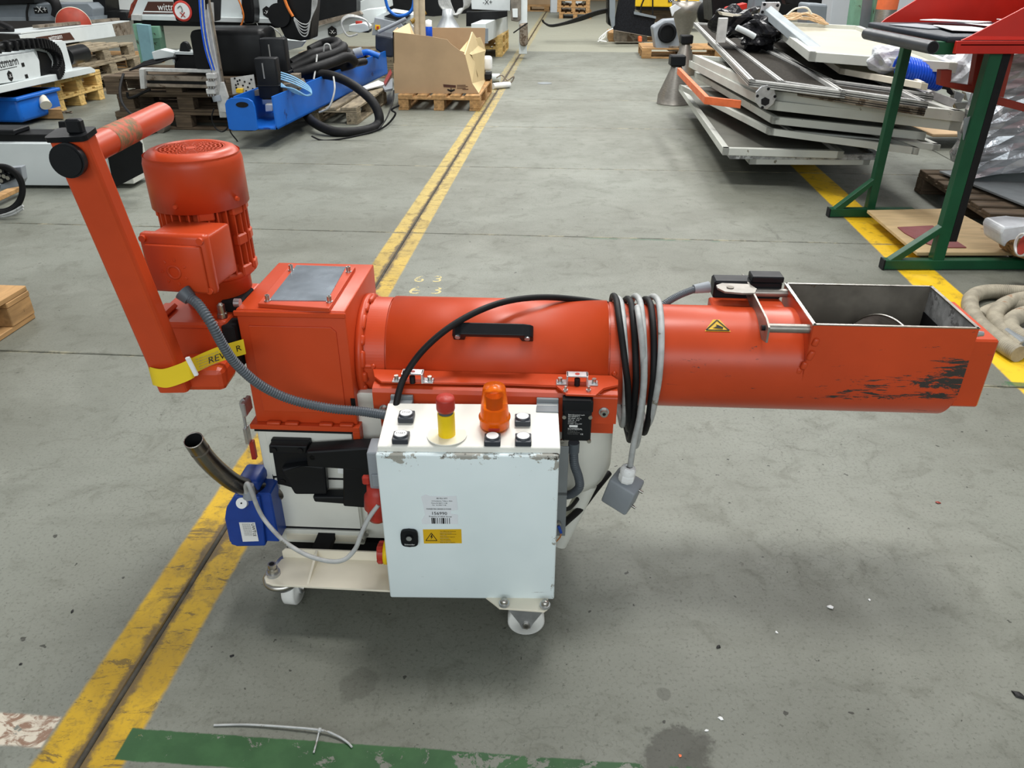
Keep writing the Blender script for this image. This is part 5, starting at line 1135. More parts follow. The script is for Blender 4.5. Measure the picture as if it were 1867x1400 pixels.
part('opening', dk_, m_dark, ((700, 30), (716, 23), (748, 28), (734, 40)), 10.25, .05); part('switch_plate', dk_, m_yelm, ((684, 45), (693, 46), (693, 56), (684, 54)), 10.19, .01); part('red_switch', dk_, m_red, ((686.5, 48), (690.5, 48), (690.5, 53), (686.5, 53)), 10.17, .02)
part('dark_trunk', None, m_navy, ((684, 62), (716, 68), (717, 105), (706, 105), (684, 90)), 9.4, .4, .02); tag(C.objects[-1], 'dark blue grey trunk box left of the cardboard box', 'box')
wire('grey_pole', None, m_greyp, [(690, 58), (716, 46), (740, 34)], 9.3, .02); tag(C.objects[-1], 'grey metal bar lying over the dark trunk box', 'bar')
wire('blue_ring_hose', None, m_blue2, [(702, -5), (708, 16), (722, 28), (740, 27), (752, 16), (755, -5)], 9.6, .018); tag(C.objects[-1], 'bright blue hose hanging in a loop above the grey desk', 'hose')
part('equipment_dark_box', None, m_blk2, ((700, -20), (960, -20), (950, 18), (900, 20), (790, 30), (700, 24)), 13.4, .5); tag(C.objects[-1], 'dark machine body behind the looped blue hose', 'machine')  # plain black block behind the hanging loop
for k in range(9): wire('coiled_wire', None, m_greyc, [(800+k*2, -10), (802+k*3, 10+k), (818+k*2, 24+k), (836, 26-k), (846+k, 12), (844+k*2, -8)], 10.4+.02*k, .010); tag(C.objects[-1], 'grey cable hanging in loops above the metal funnel', 'cable', 'grey looped cables')
# white robot behind the cardboard box
r3 = thing('white_robot', V(900, 60, 12.6), 'white robot beam with vertical arm standing on yellow pallets behind the cardboard box', 'robot')
part('cover', r3, m_robw, ((858, -15), (930, -15), (930, 20), (860, 17)), 12.6, .4, .005); b = MB(); b.text('-X+', .09, V(880, 8, 12.59), (1, 0, 0), (0, 0, 1), m_blk); b.build('axis_mark', r3)
part('rail', r3, m_blk2, ((850, 22), (925, 20), (925, 30), (858, 48), (850, 48)), 12.4, .3)
b = MB(); q0, q1 = G(888, 78, .30), G(928, 44, .30); q0 = V(886, 78, 11.6); q1 = V(926, 46, 13.6); q1.z = q0.z+.0
b.ext([q0, q1, q1+Vector((0, 0, .24)), q0+Vector((0, 0, .24))], (-.20, 0, 0), m_robw, .004); b.build('beam', r3)
part('beam_end', r3, m_robg, ((884, 79), (884, 52), (890, 52), (890, 79)), 11.55, .06)
b = MB(); a = V(946, 84, 12.3); b.bb((a.x, 12.3, .06), (a.x+.12, 12.42, 1.9), m_robw, .006); b.build('vertical_arm', r3)
part('drive_housing', r3, m_rustst, ((930, -15), (950, -15), (950, 36), (944, 40), (932, 38)), 12.25, .2, .01); part('drive_cover', r3, m_robw, ((934, 16), (944, 16), (944, 32), (935, 32)), 12.22, .05, .005)
part('arm_foot', r3, m_alud, ((947, 44), (962, 42), (963, 80), (958, 85), (950, 84), (947, 78)), 12.2, .16, .02)
wire('strap', r3, m_rubber, [(936, 60), (950, 50), (962, 42)], 12.15, .010)

# ---- left linear axes (their sides face the aisle)
XA = -4.31; lx_ = thing('white_linear_axis', (XA, 7.4, .29), 'front white linear axis with name lettering, black energy chain and blue crates below', 'robot')
partx('base_flange', lx_, m_robw, ((-90, 190), (-90, 175), (166, 122), (174, 127), (174, 132)), XA+.06, -.35, .004)
partx('front_cover', lx_, m_robw, ((-60, 112), (62, 94), (72, 110), (75, 142), (-60, 162)), XA+.04, -.26, .006)
partx('end_housing', lx_, m_robw, ((60, 78), (113, 73), (119, 76), (134, 130), (75, 142)), XA, -.26, .006)
b = MB(); cX = XA+.03; cc_ = VX(84, 112, cX)
ch = [VX(*q_, cX) for q_ in ((-40, 92), (20, 83), (60, 79), (82, 81), (98, 92), (105, 108), (105, 125), (98, 136))]
b.tube(ch, .040, m_blk2, 6, 6); P_ = catmull(ch, 4)
for i in range(0, len(P_), 1): b.box(P_[i], (.11, .022, .085), m_rubber, .004, (random.uniform(-.02, .02)-i*.0, 0, 0))
b.build('energy_chain', lx_, kind='stuff')
partx('chain_drum', lx_, m_blk2, ((68, 92), (86, 96), (96, 112), (94, 136), (76, 140), (74, 112)), cX-.02, -.12, .01)
b = MB(); c1 = VX(135, 100, XA-.1); b.cyl(c1-Vector((0, .18, .0)), c1+Vector((0, .18, 0)), .085, m_blk2, 24); b.build('drum_motor', lx_)
b = MB(); b.text('Wittmann', .105, VX(-16, 128, XA+.0412), (0, 1, 0), (0, 0, 1), m_blk, xs=.95)
q_ = VX(-14, 119.5, XA+.0415); b.bb(q_, q_+Vector((.0006, .36, .004)), m_blk); q_ = VX(-14, 131.5, XA+.0415); b.bb(q_, q_+Vector((.0006, .36, .004)), m_blk)
diamond(b, VX(18.5, 138.5, XA+.0415), .045, (0, 1, 0), (0, 0, 1), 0)
for px, py in ((42, 118), (48.5, 139)): q_ = VX(px, py, XA+.0415); b.bb(q_-Vector((0, .022, .016)), q_+Vector((.0006, .022, .016)), m_blk)
b.build('lettering', lx_)
for i, (xx0, yy0, z1_) in enumerate(((-4.9, 6.55, .27), (-4.55, 7.3, .25))):
    t = thing('blue_crate', (xx0, yy0, 0), ('blue plastic crate under the linear axis at the left edge of the photo', 'blue plastic crate under the linear axis, beside the yellow pallets')[i], 'crate', 'blue crates under the axis')
    b = MB(RZ @ Matrix.Translation(RZ.inverted() @ Vector((xx0, yy0, 0)))); b.bb((-.30, -.30, .04), (.30, .30, z1_), m_blue2, .03, 2); b.build('body', t)
    b = MB(RZ @ Matrix.Translation(RZ.inverted() @ Vector((xx0, yy0, 0)))); b.bb((-.32, -.32, z1_-.03), (.32, .32, z1_), m_blue2, .008); b.build('rim', t)
b = MB(); b.cyl(VX(77, 178, -4.25), VX(84, 192, -4.2), .035, m_cream, 16, .05); b.build('white_spout', None, 'cream plastic spout beside the blue crate', 'spout')
b = MB(); b.ext([G(-60, 190, .09), G(110, 194, .09), G(112, 200, .09), G(-60, 198, .09)], (0, 0, -.08), m_wood); b.build('wooden_plank', None, 'brown wooden plank lying below the blue crates', 'plank')
b = MB()
for k in range(7):
    c_ = G(72+k*9, 201+k*.6, .01); b.tube([c_+Vector((.028*math.cos(t), .012*math.sin(t), .004*math.sin(t*2))) for t in [2*PI*j/8 for j in range(8)]], .005, m_alud, 6, 3, closed=True)
b.build('rusty_chain', None, 'short rusty chain on the floor by the yellow pallet', 'chain', kind='stuff')
XB = -5.05; l2 = thing('white_linear_axis', (XB, 9.4, .45), 'second white linear axis with brown logo stripe, behind the front one', 'robot')
partx('side_cover', l2, m_robw, ((38, 72), (38, 63), (236, 39), (243, 62), (120, 79), (70, 85)), XB, -.3, .004)
b = MB(); q0, q1 = VX(38, 62, XB), VX(236, 39, XB); b.ext([q0, q1, q1+Vector((-.45, 0, 0)), q0+Vector((-.45, 0, 0))], (0, 0, .01), m_robw); b.ext([q0+Vector((-.12, .6, .012)), q1+Vector((-.12, 0, .012)), q1+Vector((-.2, 0, .012)), q0+Vector((-.2, .6, .012))], (0, 0, .03), m_alud); b.build('top_cover', l2)
partx('end_cover', l2, m_blk2, ((-40, 58), (34, 62), (40, 74), (-40, 76)), XB+.04, -.5, .01)
b = MB(); b.ext([VX(*q_, XB+.002) for q_ in ((65, 68), (127, 59), (136, 72), (68, 78))], (.003, 0, 0), m_brown); b.text('wittmann', .075, VX(90, 74, XB+.006), (0, 1, 0), (0, 0, 1), m_wht); b.build('logo_plate', l2)
partx('dark_end', l2, m_alud, ((205, 44), (236, 39), (243, 62), (212, 66)), XB+.004, -.28)
l3 = thing('grey_linear_axis', (-6.5, 11.3, .3), 'grey linear axis with minus X plus mark at the top left corner', 'robot'); Y3 = 10.9
part('cover', l3, m_robg, ((-20, 8), (160, 6), (170, 16), (170, 32), (-20, 32)), Y3, .45, .01); part('flange', l3, m_robg, ((-20, 31), (172, 31), (172, 38), (-20, 38)), Y3-.06, .5)
part('dark_top', l3, m_blk2, ((-20, -15), (60, -15), (62, 6), (-20, 10)), Y3-.1, .4, .01)
b = MB(); b.ext([V(*q_, Y3-.003) for q_ in ((61, 14), (85, 14), (88, 24), (64, 25))], (0, -.004, 0), m_blk); b.text('-X+', .10, V(64, 22.5, Y3-.008), (1, 0, 0), (0, 0, 1), m_wht); b.build('axis_mark', l3)
b = MB(); b.tube([V(*q_, Y3-.1) for q_ in ((80, -10), (98, 2), (104, 16), (102, 30))], .06, m_rubber, 8); b.build('energy_chain', l3)
wire('black_cable', l3, m_rubber, [(52, 8), (49, 22), (50, 38)], Y3-.08, .014)
place('n', -6.9, 11.4, 0, H_, 'brown pallet under the grey linear axis, left one'); place('n', -5.6, 11.5, 0, H_, 'brown pallet under the grey linear axis, right one')
part('white_cabinet', None, m_robw, ((105, -20), (250, -20), (232, 30), (175, 30), (165, 6), (108, 4)), 12.0, .5, .01); tag(C.objects[-1], 'white machine cabinet behind the red hose reel', 'cabinet')
part('black_drive_unit', None, m_blk2, ((165, -20), (190, -20), (192, 22), (230, 22), (236, 38), (190, 40), (172, 20)), 11.2, .4, .01); tag(C.objects[-1], 'black drive unit between the grey and white axes', 'machine')
b = MB(); c_ = V(134, 42, 10.2); b.lathe([(.0, -.1), (.19, -.1), (.19, .1), (0, .1)], c_-Vector((0, 0, .02)), (.5, -1, 0), mat('red_ribbed_plastic', rgb(150, 55, 38), .5), 28, True, (0, PI))
for k in (-.03, .03): b.lathe([(.193, k-.006), (.196, k), (.193, k+.006)], c_-Vector((0, 0, .02)), (.5, -1, 0), m_cream, 28, True, (0, PI))
b.build('red_reel', None, 'red half-round reel lying on the second linear axis', 'reel')
part('red_brush', None, mat('red_bristle', rgb(120, 50, 34), .8, 0, .5, 30, .5), ((232, 34), (238, 8), (252, -10), (262, -15), (248, 6), (240, 30)), 9.0, .12, .01); tag(C.objects[-1], 'red brown bristly part left of the white robot beam', 'brush')
wire('orange_bundle', None, m_rubber, [(-5, 40), (8, 46), (20, 52), (18, 58), (0, 58)], 8.8, .03); tag(C.objects[-1], 'black cable bundle at the left edge on the second axis', 'cable')
# white beam lying at left with black plate and cable ring
lb = thing('white_floor_beam', (-3.3, 5.1, 0), 'long white box beam lying on the floor at the left behind the steering post', 'beam')
b = MB(); a = G(205, 345); Rb = Matrix.Translation((a.x, a.y, 0)) @ Matrix.Rotation(-.03, 4, 'Z'); b = MB(Rb); b.bb((-1.9, 0, .02), (.0, .30, .285), m_robw, .004); b.build('box_beam', lb)
b = MB(Rb); b.bb((-1.9, .05, .285), (-.35, .22, .33), m_blk2, .004); b.bb((-1.25, .03, .33), (-.55, .2, .36), m_black, .006); b.build('rail', lb)
b = MB(Rb); b.bb((-1.9, .06, .36), (-1.0, .18, .39), m_alu, .003); b.build('top_strip', lb)
b = MB(Rb); b.bb((.0, .02, .03), (.14, .26, .31), m_frame, .004); b.build('end_box', lb)
part('cover_plate', lb, m_blk2, ((195, 282), (252, 254), (259, 262), (262, 315), (212, 341), (206, 336)), 4.72, .01, .003)
part('clip', None, m_black, ((176-70, 222), (192-70, 222), (198-66, 236), (108, 236)), 4.9, .03); tag(C.objects[-1], 'small black clip on top of the white floor beam', 'clip')
cr = thing('cable_ring', G(8, 372), 'black cable ring with round connectors at the left edge', 'cable')
for k in range(3):
    b = MB(); b.tube([V(2+(41-k*2)*math.cos(t), 346+(44-k*3)*math.sin(t), 4.35+.02*k) for t in [2*PI*j/16 for j in range(16)]], .012, m_rubber, 8, 4, closed=True); b.build('cable_loop', cr)
for k in range(2): wire('white_cable', cr, m_greyc, [(42, 375+k*5), (25, 385+k*5), (5, 392+k*3), (-20, 396)], 4.28, .007)
part('connector_plate', cr, m_greyp, ((0, 308), (38, 304), (42, 328), (36, 340), (0, 346)), 4.42, .05, .004)
b = MB()
for px, py in ((6, 316), (10, 326), (15, 318), (22, 321), (8, 308)): q_ = V(px, py, 4.41); b.cyl(q_, q_-Vector((0, .04, 0)), .020, m_black, 14); b.cyl(q_-Vector((0, .04, 0)), q_-Vector((0, .045, 0)), .012, m_steel, 10)
b.build('round_connector', cr, kind='stuff')
b = MB(); b.bb(V(-10, 362, 4.5), V(27, 346, 4.8), m_wood, .003); b.build('wood_block', None, 'small wooden block under the cable ring at the left edge', 'block')

# ---- far end of the aisle
b = MB(); b.bb(V(955, 18, 25), V(1003, -30, 26), m_card, .01); b.build('brown_crate', None, 'row of brown cartons at the far end of the aisle, left one', 'crate', 'far cartons'); b = MB(); b.bb(V(1003, 17, 26.5), V(1020, -30, 27), mat('far_carton', rgb(150, 110, 75), .8), .01); b.build('brown_crate', None, 'brown carton beside a grey post at the far end of the aisle', 'crate', 'far cartons')
b = MB(); q_ = G(1010, 24); b.bb(q_+Vector((-.1, 0, 0)), q_+Vector((.1, .2, 2.2)), m_column, .02); b.build('grey_post', None, 'grey post at the far end of the aisle', 'post')
t = thing('far_machine_bed', G(1060, 16), 'low white machine with rails at the far end of the aisle', 'machine'); part('bed', t, m_alud, ((1024, 10), (1072, 12), (1072, 17), (1024, 16)), 23.5, .6); part('cover', t, m_robw, ((1028, -12), (1062, -12), (1062, 4), (1056, 9), (1030, 4)), 23.6, .6, .02)
wd = thing('far_workshop_row', G(1000, 20)+Vector((0, 6, 0)), 'dark row of shelving across the far end of the hall', 'shelving')
for k in range(14):
    x0_ = -12+k*2.3; b = MB(RZ); b.bb((x0_, 30, 0), (x0_+2.1, 30.8, 1.2+.5*(k % 3)), (m_blk2, m_card, m_robg, m_woodd)[k % 4], .02); b.build('shelf_bay', wd)
# black mesh cabinet, leads, yellow machine
mc = thing('black_mesh_cabinet', G(1140, 76), 'black perforated machine guard leaning at an angle right of the aisle end', 'machine')
part('mesh_panel', mc, m_mesh, ((1118, 54), (1128, 2), (1130, -20), (1160, -20), (1157, 22), (1196, 30), (1188, 67)), 14.3, .08)
part('side_frame', mc, m_robg, ((1112, -10), (1122, -10), (1121, 46), (1116, 52), (1112, 30)), 14.2, .1); part('edge_strip', mc, m_robg, ((1156, 21), (1196, 30), (1196, 34), (1156, 26)), 14.25, .05)
part('base', mc, m_alud, ((1122, 56), (1180, 66), (1180, 76), (1122, 76)), 14.5, .3); part('red_fitting', mc, m_safety, ((1164, 66), (1171, 66), (1171, 77), (1164, 77)), 14.2, .1, .02)
part('drive_unit', mc, m_blk2, ((1108, -10), (1120, -10), (1116, 50), (1108, 44)), 14.5, .3, .02)
place('n', 2.35, 15.3, 0, H_, 'pallet under the black mesh guard')
for k in range(6): wire('black_lead', None, m_rubber, [(1112, 16+k), (1090, 20+k*1.2), (1060, 30+k*1.3), (1030, 41+k*.6), (1005, 46+k*.4), (993, 42), (989, 36+k*.5)], 14.6+.1*k, .016); tag(C.objects[-1], 'long black lead sagging from the mesh guard to the floor', 'cable', 'black leads at the aisle end')
for k in range(3): wire('white_lead', None, m_wht, [(1118, 52), (1106, 58), (1098-k*5+4, 68+k*2), (1094+k*8-4, 76)], 14.1, .010); tag(C.objects[-1], 'thin white lead drooping to the floor from the mesh guard', 'cable', 'white leads')
ym = thing('yellow_machine', G(1215, 45), 'yellow machine housing with a dark underside at the top centre right', 'machine')
part('housing', ym, m_yelm, ((1158, -20), (1290, -20), (1285, 14), (1158, 12)), 17, .8, .02); part('underside', ym, m_blk2, ((1160, 12), (1284, 14), (1284, 20), (1160, 18)), 17.05, .7); part('legs_box', ym, m_woodd, ((1165, 18), (1250, 20), (1240, 44), (1190, 40)), 17.3, .6)
b = MB(); b.ext([V(*q_, 16.98) for q_ in ((1218, -1), (1229, -1), (1229, 4), (1218, 4))], (0, -.01, 0), m_blk); b.text('-X+', .09, V(1219, 3.4, 16.96), (1, 0, 0), (0, 0, 1), m_wht); b.build('axis_mark', ym)
for px in (1169, 1190): wire('sling', ym, m_rubber, [(px+9 if px < 1180 else px, -10), (px, 12), (px, 30)], 16.9, .015)
# grey flange motor and steel funnel on the pallet
fm = thing('flanged_motor', G(1225, 92, .144), 'grey square flange with black round opening on the pallet', 'motor')
part('flange_plate', fm, m_greyp, ((1190, 50), (1212, 36), (1240, 34), (1252, 48), (1245, 86), (1232, 92), (1196, 90)), 12.3, .25, .02)
b = MB(); c_ = V(1216, 60, 12.3); b.cyl(c_+Vector((0, -.01, 0)), c_+Vector((0, .05, 0)), .135, m_blk2, 32); b.lathe([(.10, 0), (.135, 0), (.135, .03), (.10, .03)], c_, (0, -1, 0), m_black, 32); b.build('round_opening', fm); part('foot', fm, m_alud, ((1220, 84), (1262, 84), (1262, 94), (1220, 94)), 12.28, .3, .005)
fu = thing('steel_hopper', V(1252, 70, 11.2), 'polished steel conical hopper upside on the pallet load', 'hopper'); q_ = V(1251, 16, 11.6)
b = MB(); b.lathe([(.045, -.55), (.045, -.43), (.17, -.07), (.195, -.05), (.195, .09), (.185, .09), (.18, -.05)], (q_.x, q_.y, q_.z), (0, 0, 1), m_dull, 40); b.build('cone', fu); b = MB(); b.cyl((q_.x, q_.y, q_.z-.0), (q_.x, q_.y, q_.z+.3), .012, m_steel, 12); b.tube([(q_.x-.1, q_.y, q_.z+.05), (q_.x-.12, q_.y, q_.z+.14), (q_.x-.15, q_.y-.02, q_.z+.2)], .02, m_alud, 8); b.build('stirrer_rod', fu)
b = MB(); b.ext([V(1226, 30, 10.95), V(1222, 14, 10.95), V(1232, 8, 10.95), V(1242, 14, 10.95), V(1230, 22, 10.95)], (0, .05, 0), m_poly); b.build('cloth_scrap', fu)
# two conical feet
for (px, py, Yc, s_, lab, cap) in ((1232, 193, 8.25, 1.0, 'front steel cone standing on the floor left of the orange frame', 'b'), (1249, 138, 10.1, 1.0, 'rear steel cone behind the front one with a black collar', 'b')):
    q_ = G(px, py); t = thing('steel_cone', q_, lab, 'cone', None); b = MB(); r0 = .165*s_
    b.lathe([(r0, 0), (r0+.004, .004), (r0, .008), (r0-.004, .085), (.055, .34), (.05, .36), (0, .36)], (q_.x, q_.y+.15, 0), (0, 0, 1), m_dull, 40); b.build('cone_shell', t)
    b = MB(); b.bb((q_.x-.075, q_.y+.08, .36), (q_.x+.075, q_.y+.22, .46), m_black, .012); b.build('black_collar', t)
b = MB(); b.ext([G(1275, 120, .12), G(1318, 112, .12), G(1322, 118, .12), G(1290, 128, .12)], (0, 0, .06), m_yelm); b.build('yellow_tray', None, 'yellow tray behind the steel cones', 'tray')
# ---- pile of guard frames
pile = []
def fpanel(name, label, FL, FR, BL, z, w_, th, mf, ms, prof=False, mid=0, lipdir=1):
    z = 1.3-.8746*z/(1600.73/(FL[1]+76)-.4848); A = G(*FL, z); Bq = G(*FR, z); D_ = G(*BL, z); e1 = Bq-A; e2 = D_-A; L1, L2 = e1.length, e2.length; u1, u2 = e1.normalized(), e2.normalized(); Z_ = Vector((0, 0, 1))
    t = thing(name, (A.x, A.y, z), label, 'frame', 'guard frames in the pile'); c_ = A+e1+e2
    def bar(P, Q, side, nm='frame_bar'):
        b = MB(); d = (Q-P).normalized(); b.ext([P, Q, Q+side*w_, P+side*w_], (0, 0, th), mf, .002)
        if prof:
            for h2 in (.36, .64): b.ext([P-side*.001+Z_*th*h2, Q-side*.001+Z_*th*h2, Q-side*.001+Z_*th*(h2-.1), P-side*.001+Z_*th*(h2-.1)], side*.001, m_dark); 
            b.ext([P+side*w_*.45+Z_*(th+.0005), Q+side*w_*.45+Z_*(th+.0005), Q+side*w_*.55+Z_*(th+.0005), P+side*w_*.55+Z_*(th+.0005)], Z_*.0006, m_dark)
        b.build(nm, t)
    bar(A, Bq, u2); bar(D_, c_, -u2); bar(A, D_, u1); bar(Bq, c_, -u1)
    for k in range(mid): P = A+e2*(k+1)/(mid+1); bar(P, P+e1, u2, 'cross_bar')
    b = MB(); b.ext([A+u1*w_*.5+u2*w_*.5+Z_*th*.4, Bq-u1*w_*.5+u2*w_*.5+Z_*th*.4, c_-u1*w_*.5-u2*w_*.5+Z_*th*.4, D_+u1*w_*.5-u2*w_*.5+Z_*th*.4], (0, 0, .004), ms); b.build('panel_sheet', t); return t
m_meshd = mat('fine_dark_wire_mesh', (.028, .024, .019), .9, 0, .5, 70, .6)
fpanel('guard_frame', 'lowest white frame of the pile, its front bar nearest the aisle', (1366, 300), (1585, 301), (1262, 180), 5.0, .045, .045, m_frame, m_sheet)
fpanel('guard_frame', 'grey stained frame just above the lowest white one', (1330, 290), (1606, 292), (1255, 190), 5.0, .04, .035, m_galv, m_sheet)
fpanel('guard_frame', 'white frame with empty left corner pointing at the steel cones', (1317, 283), (1537, 289), (1237, 165), 5.0, .04, .045, m_frame, m_sheet)
fpanel('guard_frame', 'white frame with the long front bar reaching furthest right, lower middle of the pile', (1437, 248), (1713, 275), (1330, 175), 5.02, .04, .035, m_frame, m_sheet)
fpanel('guard_frame', 'white frame in the middle of the pile with a bent left bar', (1400, 246), (1674, 283), (1238, 163), 5.02, .04, .040, m_frame, m_sheet)
fpanel('guard_frame', 'narrow white frame above the bent one', (1407, 226), (1686, 256), (1265, 140), 5.03, .045, .045, m_frame, m_sheet)
of = thing('orange_angle_frame', G(1285, 185, .42), 'orange painted angle frame sticking out of the pile toward the cones', 'frame', 'guard frames in the pile')
b = MB(); A, B_, Cq = G(1234, 135, .44), G(1284, 190, .42), G(1350, 198, .42)
b.ext([A, B_, B_+Vector((.03, .01, 0)), A+Vector((.03, .01, 0))], (0, 0, .05), m_safety, .002); b.build('side_bar', of); b = MB(); b.ext([B_, Cq, Cq+Vector((0, .03, 0)), B_+Vector((0, .03, 0))], (0, 0, .05), m_safety, .002); b.build('front_bar', of)
fpanel('guard_frame', 'beige frame with rusty edges under the round flange plate, lower of the two', (1400, 200), (1750, 240), (1255, 122), 5.03, .06, .055, m_frame, m_sheet)
fpanel('guard_frame', 'beige frame with rusty edges level with the round flange plate, upper of the two', (1412, 183), (1755, 223), (1262, 112), 5.03, .06, .055, m_frame, m_sheet)
fp = thing('round_flange_plate', V(1396, 178, 4.95), 'grey oval flange plate with square hole at the front of the pile', 'flange')
b = MB(); c_ = V(1395.5, 178, 4.95)
b.ext([V(x_, y_, 4.95) for x_, y_ in ((1378, 168), (1388, 158), (1400, 155), (1412, 162), (1416, 178), (1410, 190), (1398, 200), (1386, 196), (1377, 185))], (0, .015, 0), m_zinc, .003); b.build('plate', fp)
b = MB(); b.ext([V(x_, y_, 4.948) for x_, y_ in ((1388, 181), (1395, 177), (1403, 181), (1402, 189), (1395, 193), (1388, 190))], (0, -.003, 0), m_dark)
for px, py in ((1401, 162), (1381, 175), (1413, 176), (1390, 196)): q_ = V(px, py, 4.948); b.cyl(q_, q_-Vector((0, .002, 0)), .009, m_dark, 10)
b.build('flange_hole', fp, kind='stuff')
fpanel('guard_frame', 'dirty aluminium profile frame with brown wire mesh, lowest of three', (1420, 170), (1685, 212), (1290, 82), 5.05, .045, .04, m_alud, m_meshd, True)
fpanel('guard_frame', 'aluminium profile frame with mesh whose corner points at the steel hopper', (1365, 158), (1540, 180), (1264, 47), 5.06, .045, .04, m_alu, m_meshd, True)
fpanel('guard_frame', 'aluminium profile frame with mesh, middle one of the three', (1420, 160), (1690, 200), (1298, 60), 5.05, .045, .04, m_alu, m_meshd, True)
fpanel('guard_frame', 'aluminium profile frame under the white panel, topmost of three', (1510, 158), (1700, 185), (1340, 72), 5.06, .05, .04, m_alu, m_meshd, True)
fpanel('guard_frame', 'cream lidded frame below the loose film, right middle of the pile', (1530, 135), (1690, 165), (1480, 100), 5.2, .05, .035, m_cream, m_sheetw)
tp = fpanel('white_panel_door', 'big white panel with cream sheet lying tilted on top of the pile', (1474, 112), (1742, 134), (1398, 50), 5.2, .045, .055, m_frame, m_sheetw)
m_gpost = mat('grey_post_paint', rgb(150, 158, 162), .5, 0, .1, 6, .04)
lt = thing('steel_post_with_foot_plate', V(1490, 90, 5.7), 'light grey square post with a drilled foot plate lying on the top panel', 'post'); b = MB(); b.ext([V(1490, 98, 5.7), V(1395, 18, 6.9), V(1406, 10, 6.9), V(1512, 96, 5.7)], (0, 0, -.06), m_gpost, .004); b.build('post', lt)
b = MB(); b.ext([V(x_, y_, 6.95) for x_, y_ in ((1390, 4), (1422, 4), (1424, 8), (1418, 26), (1404, 34), (1386, 34), (1385, 26))], (0, .02, 0), m_zinc, .004); b.build('foot_plate', lt)
b = MB()
for px, py in ((1394, 8), (1418, 10), (1390, 22)): q_ = V(px, py, 6.945); b.cyl(q_, q_-Vector((0, .003, 0)), .012, m_dark, 8)
b.build('bolt_hole', lt, kind='stuff')
# black crumpled bags
def blob(name, lab, c_, s_, m, seed, rough=.35, cat='bag', grp=None, sub=4):
    bm = bmesh.new(); bmesh.ops.create_icosphere(bm, subdivisions=sub, radius=1); rnd = random.Random(seed)
    D_ = [(Vector((rnd.uniform(-1, 1), rnd.uniform(-1, 1), rnd.uniform(-1, 1))).normalized(), rnd.uniform(.6, 1), rnd.uniform(3, 11), rnd.uniform(0, 6)) for _ in range(14)]
    for v_ in bm.verts:
        k = 1+rough*sum(a*math.sin(f*v_.co.dot(d)+p_) for d, a, f, p_ in D_)/6; v_.co = Vector((v_.co.x*s_[0]*k, v_.co.y*s_[1]*k, v_.co.z*s_[2]*k))
    b = MB(); b.addbm(bm, m, False, Matrix.Translation(c_)); return b.build(name, None, lab, cat, grp)
blob('black_refuse_bag', 'crumpled black plastic film heap on the aluminium frames, left one', V(1343, 42, 7.2), (.19, .2, .12), m_bag, 1, .5)
blob('black_refuse_bag', 'crumpled black plastic film heap on the aluminium frames, right one', V(1388, 58, 6.9), (.17, .2, .12), m_bag, 2, .5)
blob('milky_film_heap', 'translucent white plastic film hanging over the edge of the pile', V(1622, 108, 4.95), (.13, .08, .075), m_poly, 3, .3, 'film')
blob('milky_film_heap', 'clear plastic film bunched beside the red bracket', V(1755, 125, 5.3), (.13, .12, .13), m_poly, 5, .4, 'film')
b = MB(); b.ext([V(*q_, 7.0) for q_ in ((1315, 22), (1342, 26), (1382, 28), (1376, 36), (1362, 38), (1345, 32), (1318, 28))], (0, .15, 0), m_cream); b.build('cloth', None, 'cream cloth strip lying behind the black film heap', 'cloth')
wire('strap_roll', None, m_robw, [(1343, 50), (1360, 58), (1376, 67)], 6.5, .022); tag(C.objects[-1], 'white rolled strip beside the black film', 'strip')
b = MB(); q0 = V(1313, 78, 6.3); b.bb(q0+Vector((-.03, 0, 0)), q0+Vector((.04, .03, .17)), m_alu, .004); b.build('steel_hinge_bracket', None, 'upright drilled steel bracket on the aluminium frame', 'bracket')
bc = thing('blue_coil_hose', V(1680, 130, 5.1), 'shiny blue spiral air hose on the right of the pile', 'hose')
pts = []; a0, a1 = V(1640, 124, 4.78), V(1712, 142, 4.78)
for k in range(15*14+1): t = k/14*2*PI; pts.append(a0.lerp(a1, k/(15*14))+Vector((.0, .075*math.cos(t), .065*math.sin(t))))
b = MB(); b.tube(pts, .0095, m_coil, 8, 1, raw=True); b.build('spiral', bc)
wc_ = thing('orange_wire_heap', V(1460, 35, 7.2), 'heap of pale orange wires behind the lying steel post', 'cable')
for k in range(20): wire('wire_strand', wc_, plain('pale_copper_wire', rgb(200, 168, 130), .5), [(1418+random.uniform(-6, 8), 34+random.uniform(-3, 4)), (1445+random.uniform(-6, 6), 27+random.uniform(-4, 9)), (1470+random.uniform(-6, 6), 25+random.uniform(-3, 11)), (1494+random.uniform(-4, 5), 33+random.uniform(-2, 9)), (1508+random.uniform(-5, 3), 44)], 7.2+.03*k, .0055)
wire('wire_loop', wc_, m_cream, [(1434, 28), (1450, 16), (1470, 14), (1480, 26)], 7.2, .008)
